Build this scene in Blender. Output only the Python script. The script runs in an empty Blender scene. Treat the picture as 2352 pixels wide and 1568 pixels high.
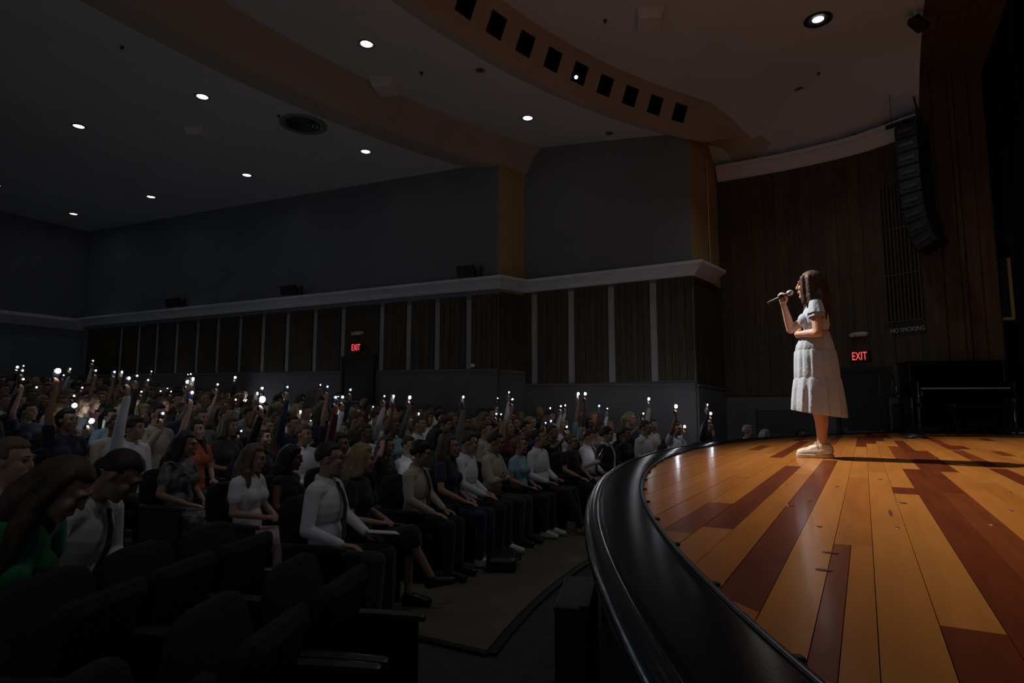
import bpy, math, random
import numpy as np
from mathutils import Vector, Matrix

random.seed(7)
rng = random.Random(11)
SC = bpy.context.scene
COL = SC.collection
PI = math.pi

# ------------------------------------------------------------------ camera
FPX, CX, CY, YH = 1420.0, 1176.0, 784.0, 938.0
PITCH = math.atan((YH - CY) / FPX)
HEAD = math.atan((1985 - CX) / math.hypot(FPX, YH - CY))
EYE = np.array([0.0, 0.0, 1.5])
cam_data = bpy.data.cameras.new('camera')
cam_data.sensor_width = 36.0
cam_data.lens = FPX / 2352.0 * 36.0
cam_data.clip_start = 0.05
cam_data.clip_end = 200
cam = bpy.data.objects.new('camera', cam_data)
COL.objects.link(cam)
cam.location = EYE
cam.rotation_euler = (PI / 2 + PITCH, 0, HEAD - PI / 2)
SC.camera = cam

# ------------------------------------------------------------------ world, big lights, exposure
W = bpy.data.worlds.new('world'); SC.world = W; W.use_nodes = True
bg = W.node_tree.nodes['Background']
bg.inputs[0].default_value = (0.72, 0.84, 1.0, 1)
bg.inputs[1].default_value = 0.066
vs = SC.view_settings
vs.view_transform = 'Standard'; vs.look = 'None'; vs.exposure = 0.0; vs.gamma = 1.0
vs.use_curve_mapping = False

def aim(o, target):
    d = Vector(target) - o.location
    o.rotation_euler = d.to_track_quat('-Z', 'Y').to_euler()

def spot(name, loc, target, power, half_deg, blend, color, size=0.06, squash=1.0):
    l = bpy.data.lights.new(name, 'SPOT')
    l.energy = power; l.spot_size = math.radians(2 * half_deg); l.spot_blend = blend
    l.color = color; l.shadow_soft_size = size
    o = bpy.data.objects.new(name, l); COL.objects.link(o)
    o.location = loc; aim(o, target)
    o.scale = (1.0, squash, 1.0)
    return o
KEY_LOC = (6.15, 4.45, 6.92)
key_light = spot('key_spot_light', KEY_LOC, (5.9, -1.6, 1.09), 3000, 38, 0.7, (1.0, 0.90, 0.78), 0.07, 0.47)

# ------------------------------------------------------------------ pixel rays (for measuring real positions)
_h = np.array([math.cos(HEAD), math.sin(HEAD), 0]); _r = np.array([math.sin(HEAD), -math.cos(HEAD), 0]); _z = np.array([0, 0, 1.0])
_F = _h * math.cos(PITCH) + _z * math.sin(PITCH); _U = -_h * math.sin(PITCH) + _z * math.cos(PITCH)
def ray(x, y): return _F + _r * (x - CX) / FPX + _U * (CY - y) / FPX
def onz(x, y, z):
    d = ray(x, y); return EYE + d * ((z - EYE[2]) / d[2])
def onX(x, y, X):
    d = ray(x, y); return EYE + d * (X / d[0])
def proj(P):
    v = np.asarray(P, float) - EYE; D = v @ _F
    return CX + FPX * (v @ _r) / D, CY - FPX * (v @ _U) / D, D
C0 = (6.3, -8.8)          # centre of the stage apron, the seat rows and the ceiling arcs
def oncyl(x, y, rr):
    d = ray(x, y); ax, ay = -C0[0], -C0[1]
    a = d[0]**2 + d[1]**2; b = 2 * (d[0]*ax + d[1]*ay); c = ax*ax + ay*ay - rr*rr
    return EYE + d * ((-b + math.sqrt(b*b - 4*a*c)) / (2*a))
def onseg(x, y, A, B):
    d = ray(x, y); ux, uy = B[0]-A[0], B[1]-A[1]; n = (uy, -ux)
    t = (n[0]*A[0] + n[1]*A[1]) / (n[0]*d[0] + n[1]*d[1])
    P = EYE + d * t
    return P, ((P[0]-A[0])*ux + (P[1]-A[1])*uy) / math.hypot(ux, uy)
def polar(r, a): return C0[0] + r * math.sin(a), C0[1] + r * math.cos(a)
def fz(r): return 0.07 * max(0.0, r - 13.0)

# ------------------------------------------------------------------ materials
MATS = {}
def mat(name, color, rough=0.6, metal=0.0, var=0.12, scale=8.0, bump=0.0, bscale=60.0, emit=None, estr=0.0,
        stretch=(1, 1, 1), coat=0.0, spec=0.5, sheen=0.0, sss=0.0, wave=None):
    if name in MATS: return MATS[name]
    m = bpy.data.materials.new(name); m.use_nodes = True
    nt = m.node_tree; b = nt.nodes['Principled BSDF']
    b.inputs['Roughness'].default_value = rough; b.inputs['Metallic'].default_value = metal
    b.inputs['Specular IOR Level'].default_value = spec
    b.inputs['Coat Weight'].default_value = coat; b.inputs['Coat Roughness'].default_value = 0.12
    if sheen: b.inputs['Sheen Weight'].default_value = sheen
    tc = nt.nodes.new('ShaderNodeTexCoord'); mp = nt.nodes.new('ShaderNodeMapping')
    mp.inputs['Scale'].default_value = stretch
    nt.links.new(tc.outputs['Object'], mp.inputs['Vector'])
    nz = nt.nodes.new('ShaderNodeTexNoise'); nz.inputs['Scale'].default_value = scale; nz.inputs['Detail'].default_value = 5
    nt.links.new(mp.outputs[0], nz.inputs['Vector'])
    rp = nt.nodes.new('ShaderNodeValToRGB')
    c = color
    rp.color_ramp.elements[0].position = 0.3; rp.color_ramp.elements[1].position = 0.7
    rp.color_ramp.elements[0].color = (c[0]*(1-var), c[1]*(1-var), c[2]*(1-var), 1)
    rp.color_ramp.elements[1].color = (min(1, c[0]*(1+var)), min(1, c[1]*(1+var)), min(1, c[2]*(1+var)), 1)
    nt.links.new(nz.outputs['Fac'], rp.inputs['Fac'])
    nt.links.new(rp.outputs['Color'], b.inputs['Base Color'])
    if bump:
        if wave:
            n2 = nt.nodes.new('ShaderNodeTexWave'); n2.inputs['Scale'].default_value = wave
            n2.inputs['Distortion'].default_value = 6; n2.inputs['Detail'].default_value = 3
        else:
            n2 = nt.nodes.new('ShaderNodeTexNoise'); n2.inputs['Scale'].default_value = bscale; n2.inputs['Detail'].default_value = 3
        nt.links.new(mp.outputs[0], n2.inputs['Vector'])
        bp = nt.nodes.new('ShaderNodeBump'); bp.inputs['Strength'].default_value = bump; bp.inputs['Distance'].default_value = 0.01
        nt.links.new(n2.outputs['Fac'], bp.inputs['Height']); nt.links.new(bp.outputs['Normal'], b.inputs['Normal'])
    if emit:
        b.inputs['Emission Color'].default_value = (*emit, 1); b.inputs['Emission Strength'].default_value = estr
    MATS[name] = m
    return m

M_floor = mat('aisle_carpet', (0.055, 0.056, 0.06), 0.95, var=0.25, scale=14, bump=0.4, bscale=250)
M_floor2 = mat('olive_painted_concrete', (0.115, 0.105, 0.068), 0.6, var=0.22, scale=3, bump=0.06, bscale=80)
M_black = mat('black_paint', (0.012, 0.012, 0.014), 0.5, var=0.2)
M_lip = mat('black_vinyl', (0.007, 0.008, 0.011), 0.24, var=0.25, scale=5, bump=0.03, bscale=90, spec=0.22)
M_nose = mat('polished_dark_metal_nosing', (0.10, 0.125, 0.15), 0.16, 0.85, var=0.2, scale=6, bump=0.02, bscale=40)
M_plaster = mat('grey_plaster', (0.20, 0.215, 0.24), 0.9, var=0.05, scale=1.5, bump=0.05, bscale=120)
M_plaster_pale = mat('pale_plaster_strip', (0.42, 0.41, 0.40), 0.9, var=0.08, scale=3, bump=0.05, bscale=120)
M_ceiling = mat('ceiling_paint', (0.60, 0.63, 0.68), 0.92, var=0.04, scale=1.2, bump=0.04, bscale=90)
M_bulk = mat('tan_bulkhead_paint', (0.44, 0.38, 0.31), 0.9, var=0.05, scale=1.2)
M_tanwall = mat('tan_wall', (0.44, 0.32, 0.14), 0.85, var=0.08, scale=2)  # even tan base colour, used on the return walls
M_cornice = mat('white_cornice_paint', (0.72, 0.73, 0.78), 0.6, var=0.06, scale=4)
M_wallwood = mat('dark_wall_board', (0.065, 0.046, 0.024), 0.6, var=0.35, scale=3.0, stretch=(6, 6, 0.5), bump=0.1, bscale=20)
M_wallwood2 = mat('brown_wall_board', (0.078, 0.054, 0.028), 0.6, var=0.35, scale=3.0, stretch=(7, 7, 0.5), bump=0.1, bscale=20)
M_proswood = mat('proscenium_wood', (0.10, 0.056, 0.024), 0.5, var=0.35, scale=2.5, stretch=(6, 6, 0.4), bump=0.08, bscale=20)
M_dado = mat('dado_paint', (0.15, 0.15, 0.155), 0.8, var=0.1, scale=2)
M_wood = [mat('maple_board', (0.50, 0.180, 0.034), 0.30, var=0.10, scale=2.2, stretch=(1, 9, 1), bump=0.025, bscale=30, coat=0.28, spec=0.35),
          mat('maple_board_warm', (0.46, 0.158, 0.028), 0.30, var=0.12, scale=2.6, stretch=(1, 8, 1), bump=0.025, bscale=30, coat=0.28, spec=0.35),
          mat('maple_board_pale', (0.54, 0.205, 0.042), 0.30, var=0.10, scale=2.0, stretch=(1, 9, 1), bump=0.025, bscale=30, coat=0.28, spec=0.35)]
M_woodred = [mat('red_brown_board', (0.17, 0.034, 0.008), 0.32, var=0.20, scale=2.4, stretch=(1, 8, 1), bump=0.025, bscale=30, coat=0.28, spec=0.35),
             mat('red_brown_board_light', (0.22, 0.050, 0.012), 0.32, var=0.20, scale=2.4, stretch=(1, 8, 1), bump=0.025, bscale=30, coat=0.28, spec=0.35)]
M_mark = mat('dark_scuff_resin', (0.16, 0.045, 0.014), 0.4, var=0.2)
M_piano = mat('piano_black_lacquer', (0.006, 0.006, 0.007), 0.12, var=0.1, coat=0.6)
M_ivory = mat('ivory_keys', (0.88, 0.82, 0.66), 0.3, var=0.05)
M_brass = mat('brass', (0.6, 0.42, 0.15), 0.3, 1.0)
M_chrome = mat('chrome', (0.6, 0.6, 0.62), 0.2, 1.0, var=0.05)
M_steel = mat('dark_steel', (0.11, 0.11, 0.12), 0.35, 0.9, var=0.1)
M_rubber = mat('black_rubber', (0.015, 0.015, 0.017), 0.45, var=0.2)
M_plasticw = mat('white_plastic', (0.62, 0.61, 0.58), 0.45, var=0.04)
M_ledw = mat('downlight_glow', (1, 1, 1), 0.4, var=0, emit=(1.0, 0.98, 0.94), estr=9.0)
M_lens = mat('spotlight_lens_glow', (1, 1, 1), 0.2, var=0, emit=(1.0, 0.98, 0.95), estr=7.0)
M_exit = mat('exit_red_glow', (0.9, 0.05, 0.05), 0.4, var=0, emit=(1.0, 0.075, 0.075), estr=1.25)
M_sign = mat('sign_black', (0.015, 0.015, 0.016), 0.5)
M_signtxt = mat('sign_lettering', (0.62, 0.62, 0.62), 0.5)
M_seat = mat('dark_seat_fabric', (0.012, 0.0125, 0.020), 0.9, var=0.3, scale=30, bump=0.3, bscale=300)
M_seatpl = mat('dark_seat_shell', (0.008, 0.0085, 0.012), 0.4, var=0.2)
M_arm = mat('armrest_wood', (0.05, 0.043, 0.04), 0.4, var=0.2)
M_curtain = mat('black_velour', (0.012, 0.011, 0.018), 0.95, var=0.3, scale=4)

# ------------------------------------------------------------------ mesh helpers
class MB:
    def __init__(s): s.v = []; s.f = []
    def add(s, vs, fs):
        o = len(s.v); s.v.extend([tuple(map(float, p)) for p in vs]); s.f.extend([tuple(i + o for i in f) for f in fs]); return s
    def box(s, x0, x1, y0, y1, z0, z1, M=None):
        vs = [(x, y, z) for z in (z0, z1) for y in (y0, y1) for x in (x0, x1)]
        if M is not None: vs = [tuple(M @ Vector(p)) for p in vs]
        return s.add(vs, [(0,2,3,1), (4,5,7,6), (0,1,5,4), (2,6,7,3), (0,4,6,2), (1,3,7,5)])
    def bbox(s, x0, x1, y0, y1, z0, z1, b=0.01, M=None):
        """box with chamfered vertical and top/bottom edges"""
        def ring(d, z): return [(x0+b+d, y0+d, z), (x1-b-d, y0+d, z), (x1-d, y0+b+d, z), (x1-d, y1-b-d, z), (x1-b-d, y1-d, z), (x0+b+d, y1-d, z), (x0+d, y1-b-d, z), (x0+d, y0+b+d, z)]
        rings = [ring(b, z0), ring(0, z0+b), ring(0, z1-b), ring(b, z1)]
        vs = [p for r_ in rings for p in r_]
        if M is not None: vs = [tuple(M @ Vector(p)) for p in vs]
        fs = [tuple(range(7, -1, -1)), tuple(range(24, 32))]
        for k in range(3):
            for i in range(8): fs.append((k*8+i, k*8+(i+1) % 8, (k+1)*8+(i+1) % 8, (k+1)*8+i))
        return s.add(vs, fs)
    def loft(s, rings, closed=True, caps=True):
        n = len(rings[0]); vs = [p for r_ in rings for p in r_]; fs = []
        for k in range(len(rings)-1):
            for i in range(n if closed else n-1):
                j = (i+1) % n; fs.append((k*n+i, k*n+j, (k+1)*n+j, (k+1)*n+i))
        if caps and closed:
            fs.append(tuple(range(n-1, -1, -1))); fs.append(tuple((len(rings)-1)*n+i for i in range(n)))
        return s.add(vs, fs)
    def cap(s, p0, r0, p1, r1, n=10):
        p0 = np.array(p0, float); p1 = np.array(p1, float); d = p1-p0; L = np.linalg.norm(d)
        d = d/L if L > 1e-6 else np.array([0, 0, 1.0])
        a = np.cross(d, [0, 0, 1.0] if abs(d[2]) < 0.9 else [1.0, 0, 0]); a /= np.linalg.norm(a); b = np.cross(d, a)
        rings = []
        for (c, r_, ts) in ((p0, r0, (-80, -45, 0)), (p1, r1, (0, 45, 80))):
            for t in ts:
                t = math.radians(t); cc = c + d*r_*math.sin(t); q = r_*math.cos(t)
                rings.append([tuple(cc + q*(a*math.cos(u) + b*math.sin(u))) for u in (2*PI*i/n for i in range(n))])
        return s.loft(rings)
    def ell(s, c, rad, R=None, n=14, m=9):
        c = np.array(c, float); rings = []
        for j in range(1, m):
            t = PI*j/m - PI/2
            ring = []
            for i in range(n):
                u = 2*PI*i/n; p = np.array([rad[0]*math.cos(t)*math.cos(u), rad[1]*math.cos(t)*math.sin(u), rad[2]*math.sin(t)])
                if R is not None: p = R @ p
                ring.append(tuple(c+p))
            rings.append(ring)
        return s.loft(rings)
    def tube(s, pts, r, n=8, caps=True, closed=False):
        pts = [np.array(p, float) for p in pts]; rings = []; a = None
        for i, p in enumerate(pts):
            d = pts[min(i+1, len(pts)-1)] - pts[max(i-1, 0)]; d /= (np.linalg.norm(d) + 1e-9)
            if a is None: a = np.cross(d, [0, 0, 1.0] if abs(d[2]) < 0.9 else [1.0, 0, 0])
            a = a - d*(a @ d); a /= (np.linalg.norm(a) + 1e-9); b = np.cross(d, a)
            rr = r[i] if isinstance(r, (list, tuple)) else r
            rings.append([tuple(p + rr*(a*math.cos(u) + b*math.sin(u))) for u in (2*PI*k/n for k in range(n))])
        return s.loft(rings, caps=caps)
    def lathe(s, prof, n=24, c=(0, 0, 0), M=None):
        rings = []
        for r_, z in prof:
            rg = [(c[0]+max(r_, 1e-4)*math.cos(2*PI*i/n), c[1]+max(r_, 1e-4)*math.sin(2*PI*i/n), c[2]+z) for i in range(n)]
            if M is not None: rg = [tuple(M @ Vector(p)) for p in rg]
            rings.append(rg)
        return s.loft(rings)
    def sweep(s, path, prof, caps=True):
        """extrude profile [(offset to the left of the path, z)] along a plan polyline with mitred corners"""
        rings = []; n = len(path)
        for i, p in enumerate(path):
            p = np.array(p, float)
            def nrm(a, b):
                d = np.array(b, float)-np.array(a, float); d /= np.linalg.norm(d); return np.array([-d[1], d[0]])
            if i == 0: m = nrm(path[0], path[1])
            elif i == n-1: m = nrm(path[-2], path[-1])
            else:
                n1, n2 = nrm(path[i-1], path[i]), nrm(path[i], path[i+1]); m = n1+n2; m /= (m @ n1)
            rings.append([(p[0]+m[0]*o, p[1]+m[1]*o, z) for o, z in prof])
        return s.loft(rings, caps=caps)
    def arc(s, prof, a0, a1, n, closed=True, caps=True):
        rings = []
        for i in range(n+1):
            a = a0 + (a1-a0)*i/n
            rings.append([(*polar(r_, a), z) for r_, z in prof])
        return s.loft(rings, closed=closed, caps=caps)
    def mesh(s, name, material=None, smooth=False):
        me = bpy.data.meshes.new(name); me.from_pydata(s.v, [], s.f); me.update()
        if smooth: me.shade_smooth()
        if material: me.materials.append(material)
        return me
    def build(s, name, material, parent=None, smooth=False, sharp=None):
        me = s.mesh(name, material, smooth)
        if sharp: me.set_sharp_from_angle(angle=math.radians(sharp))
        return obj(name, me, parent)

def obj(name, me, parent=None):
    o = bpy.data.objects.new(name, me); COL.objects.link(o)
    if parent is not None: o.parent = parent
    return o
def thing(name, label, cat, loc=(0, 0, 0), rotz=0.0, group=None):
    o = bpy.data.objects.new(name, None); COL.objects.link(o); o.empty_display_size = 0.1
    o.location = loc; o.rotation_euler = (0, 0, rotz)
    return tag(o, label, cat, group)
def tag(o, label, cat, group=None):
    o['label'] = label; o['category'] = cat
    if group: o['group'] = group
    return o
def struct(o, label=None, cat=None):
    o['kind'] = 'structure'
    if label: o['label'] = label
    if cat: o['category'] = cat
    return o
def copy_tree(o, parent=None):
    c = o.copy(); COL.objects.link(c); c.parent = parent
    for ch in list(o.children): copy_tree(ch, c)
    return c
def setmat(o, m):
    o.material_slots[0].link = 'OBJECT'; o.material_slots[0].material = m
def text_mesh(txt, size, depth, material, name):
    cu = bpy.data.curves.new('tmp_text', 'FONT'); cu.body = txt; cu.size = size; cu.extrude = depth
    cu.align_x = 'CENTER'; cu.align_y = 'CENTER'
    t = bpy.data.objects.new('tmp_text', cu); COL.objects.link(t)
    bpy.context.view_layer.update()
    me = bpy.data.meshes.new_from_object(t.evaluated_get(bpy.context.evaluated_depsgraph_get()))
    me.name = name; me.materials.clear(); me.materials.append(material)
    bpy.data.objects.remove(t); bpy.data.curves.remove(cu)
    return me
ORD = ['zeroth', 'first', 'second', 'third', 'fourth', 'fifth', 'sixth', 'seventh', 'eighth', 'ninth', 'tenth', 'eleventh', 'twelfth',
       'thirteenth', 'fourteenth', 'fifteenth', 'sixteenth', 'seventeenth', 'eighteenth', 'nineteenth', 'twentieth', 'twenty-first', 'twenty-second', 'twenty-third', 'twenty-fourth']
# ================================================================== SETTING
STZ = 1.09
R_IN, R_OUT = 10.315, 10.565
# ---- hall floor
mb = MB()
rs = [9.5, 11.3, 13.0, 16, 20, 25, 32.5]
A0, A1, NA = math.radians(-52), math.radians(44), 48
for i in range(len(rs)-1):
    pass
grid = [[(*polar(r_, A0+(A1-A0)*k/NA), fz(r_)-0.02) for r_ in rs] for k in range(NA+1)]
mb.loft(grid, closed=False, caps=False)
struct(mb.build('floor', M_floor), 'dark grey aisle carpet sloping up to the back of the hall', 'floor')
def seat_slab(x0, x1, r0, r1, nx, nr, zoff=0.0):
    m = MB(); g = []
    for i in range(nx+1):
        X = x0+(x1-x0)*i/nx
        g.append([(X, C0[1]+math.sqrt(r_*r_-(X-C0[0])**2), fz(r_)+zoff) for r_ in (r0+(r1-r0)*j/nr for j in range(nr+1))])
    m.loft(g, closed=False, caps=False)
    # front and side skirts
    m.add([p for row in g for p in (row[0], (row[0][0], row[0][1], row[0][2]-0.03))], [(2*i, 2*i+1, 2*i+3, 2*i+2) for i in range(nx)])
    m.add([p for q in g[0] for p in (q, (q[0], q[1], q[2]-0.03))], [(2*i, 2*i+2, 2*i+3, 2*i+1) for i in range(nr)])
    return m
struct(seat_slab(3.44, 12.6, 11.3, 31.0, 24, 40).build('floor', M_floor2), 'olive painted floor under the centre seats', 'floor')
struct(seat_slab(-2.2, 2.60, 11.3, 20.0, 14, 20).build('floor', M_floor2), 'olive painted floor under the near side seats', 'floor')
# dark edging strips round the seating floor
mb = MB(); pts = [(X, C0[1]+math.sqrt(11.28**2-(X-C0[0])**2)) for X in np.linspace(3.41, 12.3, 30)]
mb.sweep(pts, [(-0.055, -0.016), (0.0, -0.016), (0.0, 0.004), (-0.055, 0.004)])
struct(mb.build('trim_1', M_black), 'dark edging strip along the front of the seating floor', 'trim')
mb = MB()
rings = []
for r_ in np.linspace(11.28, 24, 30):
    Y = C0[1]+math.sqrt(r_*r_-(3.42-C0[0])**2); z = fz(r_)
    rings.append([(3.385, Y, z-0.016), (3.44, Y, z-0.016), (3.44, Y, z+0.004), (3.385, Y, z+0.004)])
mb.loft(rings); struct(mb.build('trim_2', M_black), 'dark edging strip along the side aisle', 'trim')

# ---- stage: sub-deck, fascia and boards
mb = MB()
aL, aR = math.radians(-42), math.radians(47)
mb.arc([(0.5, STZ-0.025), (R_OUT-0.06, STZ-0.025), (R_OUT-0.06, 0.0), (0.5, 0.0)], aL, aR, 72)
stage = struct(mb.build('floor_stage', M_black), 'raised wooden stage with a curved front', 'stage')
mb = MB()
prof = [(R_IN, STZ-0.024), (R_IN, STZ+0.004), (R_IN+0.01, STZ+0.008), (R_OUT-0.075, STZ+0.008), (R_OUT-0.068, STZ+0.002), (R_OUT-0.055, STZ+0.002), (R_OUT-0.055, STZ-0.05),
        (R_OUT-0.06, STZ-0.3), (R_OUT-0.06, STZ-0.32), (R_IN+0.05, STZ-0.32), (R_IN+0.05, STZ-0.024)]
mb.arc(prof, aL, aR, 160)
struct(mb.build('trim_3', M_lip, None, True, 24), 'wide black band along the curved stage edge', 'stage edge')
mb = MB(); prof = [(R_OUT-0.057, STZ-0.02), (R_OUT-0.056, STZ+0.008), (R_OUT-0.050, STZ+0.013), (R_OUT-0.040, STZ+0.013)]
for t in (75, 50, 25, 0, -25, -50, -80): prof.append((R_OUT-0.036+0.036*math.cos(math.radians(t)), STZ-0.022+0.034*math.sin(math.radians(t))))
prof += [(R_OUT-0.052, STZ-0.058), (R_OUT-0.057, STZ-0.058)]
mb.arc(prof, aL, aR, 200)
struct(mb.build('trim_7', M_nose, None, True, 40), 'rounded shiny nosing along the outer stage edge', 'stage edge')
# board rows run across the stage; row i covers Y in [i*BW, (i+1)*BW]
BW = 0.103
DARK = {-3: [(1.12, 5.06, 0), (6.05, 8.0, 1), (10.15, 11.8, 0)], -4: [(1.6, 3.73, 1), (3.73, 5.12, 0), (5.12, 9.46, 0)], -5: [(4.95, 7.28, 0)],
        -2: [(1.17, 1.47, 0), (3.59, 3.87, 0), (9.2, 11.36, 0)], -1: [(8.48, 12.9, 0)], 0: [(1.08, 2.18, 1, 0.55), (7.76, 10.4, 0)], 2: [(1.38, 5.6, 0)],
        3: [(8.02, 11.9, 1)], 4: [(2.26, 4.92, 0)], 5: [(2.12, 2.86, 1)], 6: [(5.68, 8.67, 0)], 7: [(8.76, 11.1, 0)],
        -8: [(4.3, 5.4, 0), (5.5, 7.5, 1), (7.6, 8.5, 0), (8.52, 10.7, 1)], -9: [(7.8, 8.5, 0)], -14: [(9.95, 10.8, 0)], -11: [(6.88, 7.58, 1)],
        -17: [(3.0, 5.2, 0), (8.1, 9.4, 1)], -20: [(5.4, 7.0, 0)], -6: [(11.2, 12.6, 1)], 9: [(6.6, 7.5, 1)]}
def xlim(Y):
    d = math.sqrt(max(0.0001, (R_IN-0.004)**2-(Y-C0[1])**2)); return C0[0]-d, min(C0[0]+d, 13.25)
br = random.Random(5)
for i in range(-26, 15):
    y0, y1 = i*BW, (i+1)*BW
    if y1 > C0[1]+R_IN-0.006: y1 = C0[1]+R_IN-0.006
    if y1-y0 < 0.02: continue
    l0, r0 = xlim(y0); l1, r1 = xlim(y1)
    lo = max(min(l0, l1), -0.6); hi = max(r0, r1)
    cuts = []
    dk = [(max(e[0], lo), min(e[1], hi), e[2]) for e in DARK.get(i, [])]; fr = {round(e[0], 3): e[3] for e in DARK.get(i, []) if len(e) > 3}
    cur = lo
    segs = []
    for a, b, k in sorted(dk)+[(hi, hi, -1)]:
        while cur < a-0.001:
            nx = cur+br.uniform(1.6, 3.4)
            if nx > a-0.6: nx = a
            segs.append((cur, nx, -1)); cur = nx
        if k >= 0 and b > a: segs.append((a, b, k)); cur = b
    full = (y0, y1); parts_ = []
    for a, b, k in segs:
        if round(a, 3) in fr and k >= 0:
            ym = full[0]+(full[1]-full[0])*fr[round(a, 3)]; parts_ += [(a, b, -1, full[0], ym), (a, b, k, ym, full[1])]
        else: parts_.append((a, b, k, *full))
    for a, b, k, y0, y1 in parts_:
        g = 0.0009
        def cl(X, Y):
            q0, q1 = xlim(Y); return min(max(X, q0), q1)
        x00, x10, x01, x11 = cl(a+g, y0+g), cl(b-g, y0+g), cl(a+g, y1-g), cl(b-g, y1-g)
        if (x10-x00) < 0.02 and (x11-x01) < 0.02: continue
        zt = STZ+br.uniform(-0.0006, 0.0006)
        m = MB()
        m.add([(x00, y0+g, STZ-0.025), (x10, y0+g, STZ-0.025), (x11, y1-g, STZ-0.025), (x01, y1-g, STZ-0.025),
               (x00, y0+g, zt), (x10, y0+g, zt), (x11, y1-g, zt), (x01, y1-g, zt)],
              [(3,2,1,0), (4,5,6,7), (0,1,5,4), (1,2,6,5), (2,3,7,6), (3,0,4,7)])
        m.build('plank', (M_woodred[k] if k >= 0 else br.choice(M_wood)), stage)
# small dark knots and filler marks set in the boards
for x, y, lx, ly in [(1881, 1209, .012, .014), (2061, 1212, .022, .010), (2070, 1155, .022, .026), (2280, 1205, .02, .014), (1806, 1113, .02, .012), (2320, 1131, .02, .012),
                     (2322, 1173, .02, .010), (2021, 1101, .03, .012), (1922, 1117, .025, .012), (2150, 1050, .04, .02), (2045, 1178, .10, .008),
                     (1905, 1269, .012, .028), (1893, 1309, .012, .026), (1990, 1016, .14, .014), (1815, 1160, .012, .02), (1860, 1150, .02, .01)]:
    P = onz(x, y, STZ); m = MB(); n = 9
    ring = [(P[0]+lx*(0.7+0.3*br.random())*math.cos(2*PI*k/n), P[1]+ly*(0.7+0.3*br.random())*math.sin(2*PI*k/n)) for k in range(n)]
    m.loft([[(a, b, STZ+0.0005) for a, b in ring], [(P[0]+(a-P[0])*.9, P[1]+(b-P[1])*.9, STZ+0.0018) for a, b in ring]])
    m.build('knot', M_mark, stage)

# ---- strip with clips where the boards meet the black edge
strip = thing('edge_strip', 'thin metal strip with small clips between boards and black stage edge', 'edge strip')
mb = MB(); mb.tube([(*polar(R_IN-0.006, a), STZ+0.006) for a in np.linspace(math.radians(-38), math.radians(40), 140)], 0.0075, 6)
mb.build('strip', M_steel, strip, True)
for k in range(26):
    a = math.radians(-30+k*2.4); x, y = polar(R_IN-0.02, a)
    m = MB(); m.bbox(-0.010, 0.010, -0.010, 0.010, 0, 0.009, 0.002)
    c = m.build('clip', M_rubber, strip); c.location = (x, y, STZ); c.rotation_euler = (0, 0, -a)

# ---- side wall (far side), built in plan from back to stage
WA, WB = (10.6, 22.2), (11.75, 7.0)
path = [WA, WB, (12.5, 6.74), (12.5, 2.88), (14.05, 2.62)]
def wall(name, a, b, z0, z1, m, th=0.25):
    k = MB(); k.sweep([a, b], [(0, z0), (th, z0), (th, z1), (0, z1)]); return struct(k.build(name, m))
wall('wall_right', WA, WB, 0, 8.4, M_plaster)['label'] = 'plain grey plaster side wall at the back'
w2 = wall('wall_right', (12.5, 6.74), (12.5, 2.88), 0, 8.4, M_plaster); w2['label'] = 'grey plaster side wall bay nearer the stage'
for o_, c_ in ((w2, 'wall'),): o_['category'] = c_
bpy.data.objects['wall_right']['category'] = 'wall'
w3 = wall('wall_return', WB, (12.5, 6.74), 0, 8.4, M_tanwall); struct(w3, 'narrow brown return between the two wall bays', 'wall')
w4 = wall('wall_return', (12.5, 2.88), (14.05, 2.62), 0, 8.4, M_tanwall); struct(w4, 'brown return wall facing the stage', 'wall')
bk = wall('wall_back', (-4.0, 22.3), (10.75, 22.3), 0, 8.4, M_plaster); struct(bk, 'dark back wall of the hall', 'wall')
# dado (lower painted wall) proud of the plaster
def dado(a, b, z0a, z0b, za, zb, name):
    k = MB(); d = np.array(b)-np.array(a); d = d/np.linalg.norm(d); n = np.array([-d[1], d[0]])
    def P(p, o, z): return (p[0]+n[0]*o, p[1]+n[1]*o, z)
    rg = [[P(p, -0.05, z0), P(p, 0, z0), P(p, 0, z1), P(p, -0.05, z1)] for p, z0, z1 in ((a, z0a, za), (b, z0b, zb))]
    k.loft(rg)
    rg = [[P(p, -0.075, z1-0.005), P(p, 0, z1-0.005), P(p, 0, z1+0.035), P(p, -0.06, z1+0.035)] for p, z1 in ((a, za), (b, zb))]
    k.loft(rg)
    return struct(k.build(name, M_dado))
dado(WA, WB, 0, 0, 2.55, 2.34, 'baseboard_right')
dado(WB, (12.5, 6.74), 0, 0, 2.32, 2.28, 'baseboard_return')
dado((12.5, 6.74), (12.5, 2.88), 0, 0, 2.03, 1.97, 'baseboard_right')
dado((12.5, 2.88), (14.0, 2.63), 0, 0, 1.95, 1.9, 'baseboard_return')
# wooden boards between pale strips
def vboard(a, b, z0, z1, proud, m, parent, name='board', th=0.04):
    k = MB(); d = np.array(b)-np.array(a); d = d/np.linalg.norm(d)
    a2 = tuple(np.array(a)+d*0.004); b2 = tuple(np.array(b)-d*0.004)
    k.sweep([a2, b2], [(0, z0), (0, z1), (-proud, z1), (-proud, z0)]); return k.build(name, m, parent)
wood_n = [M_wallwood, M_wallwood2]
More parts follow.
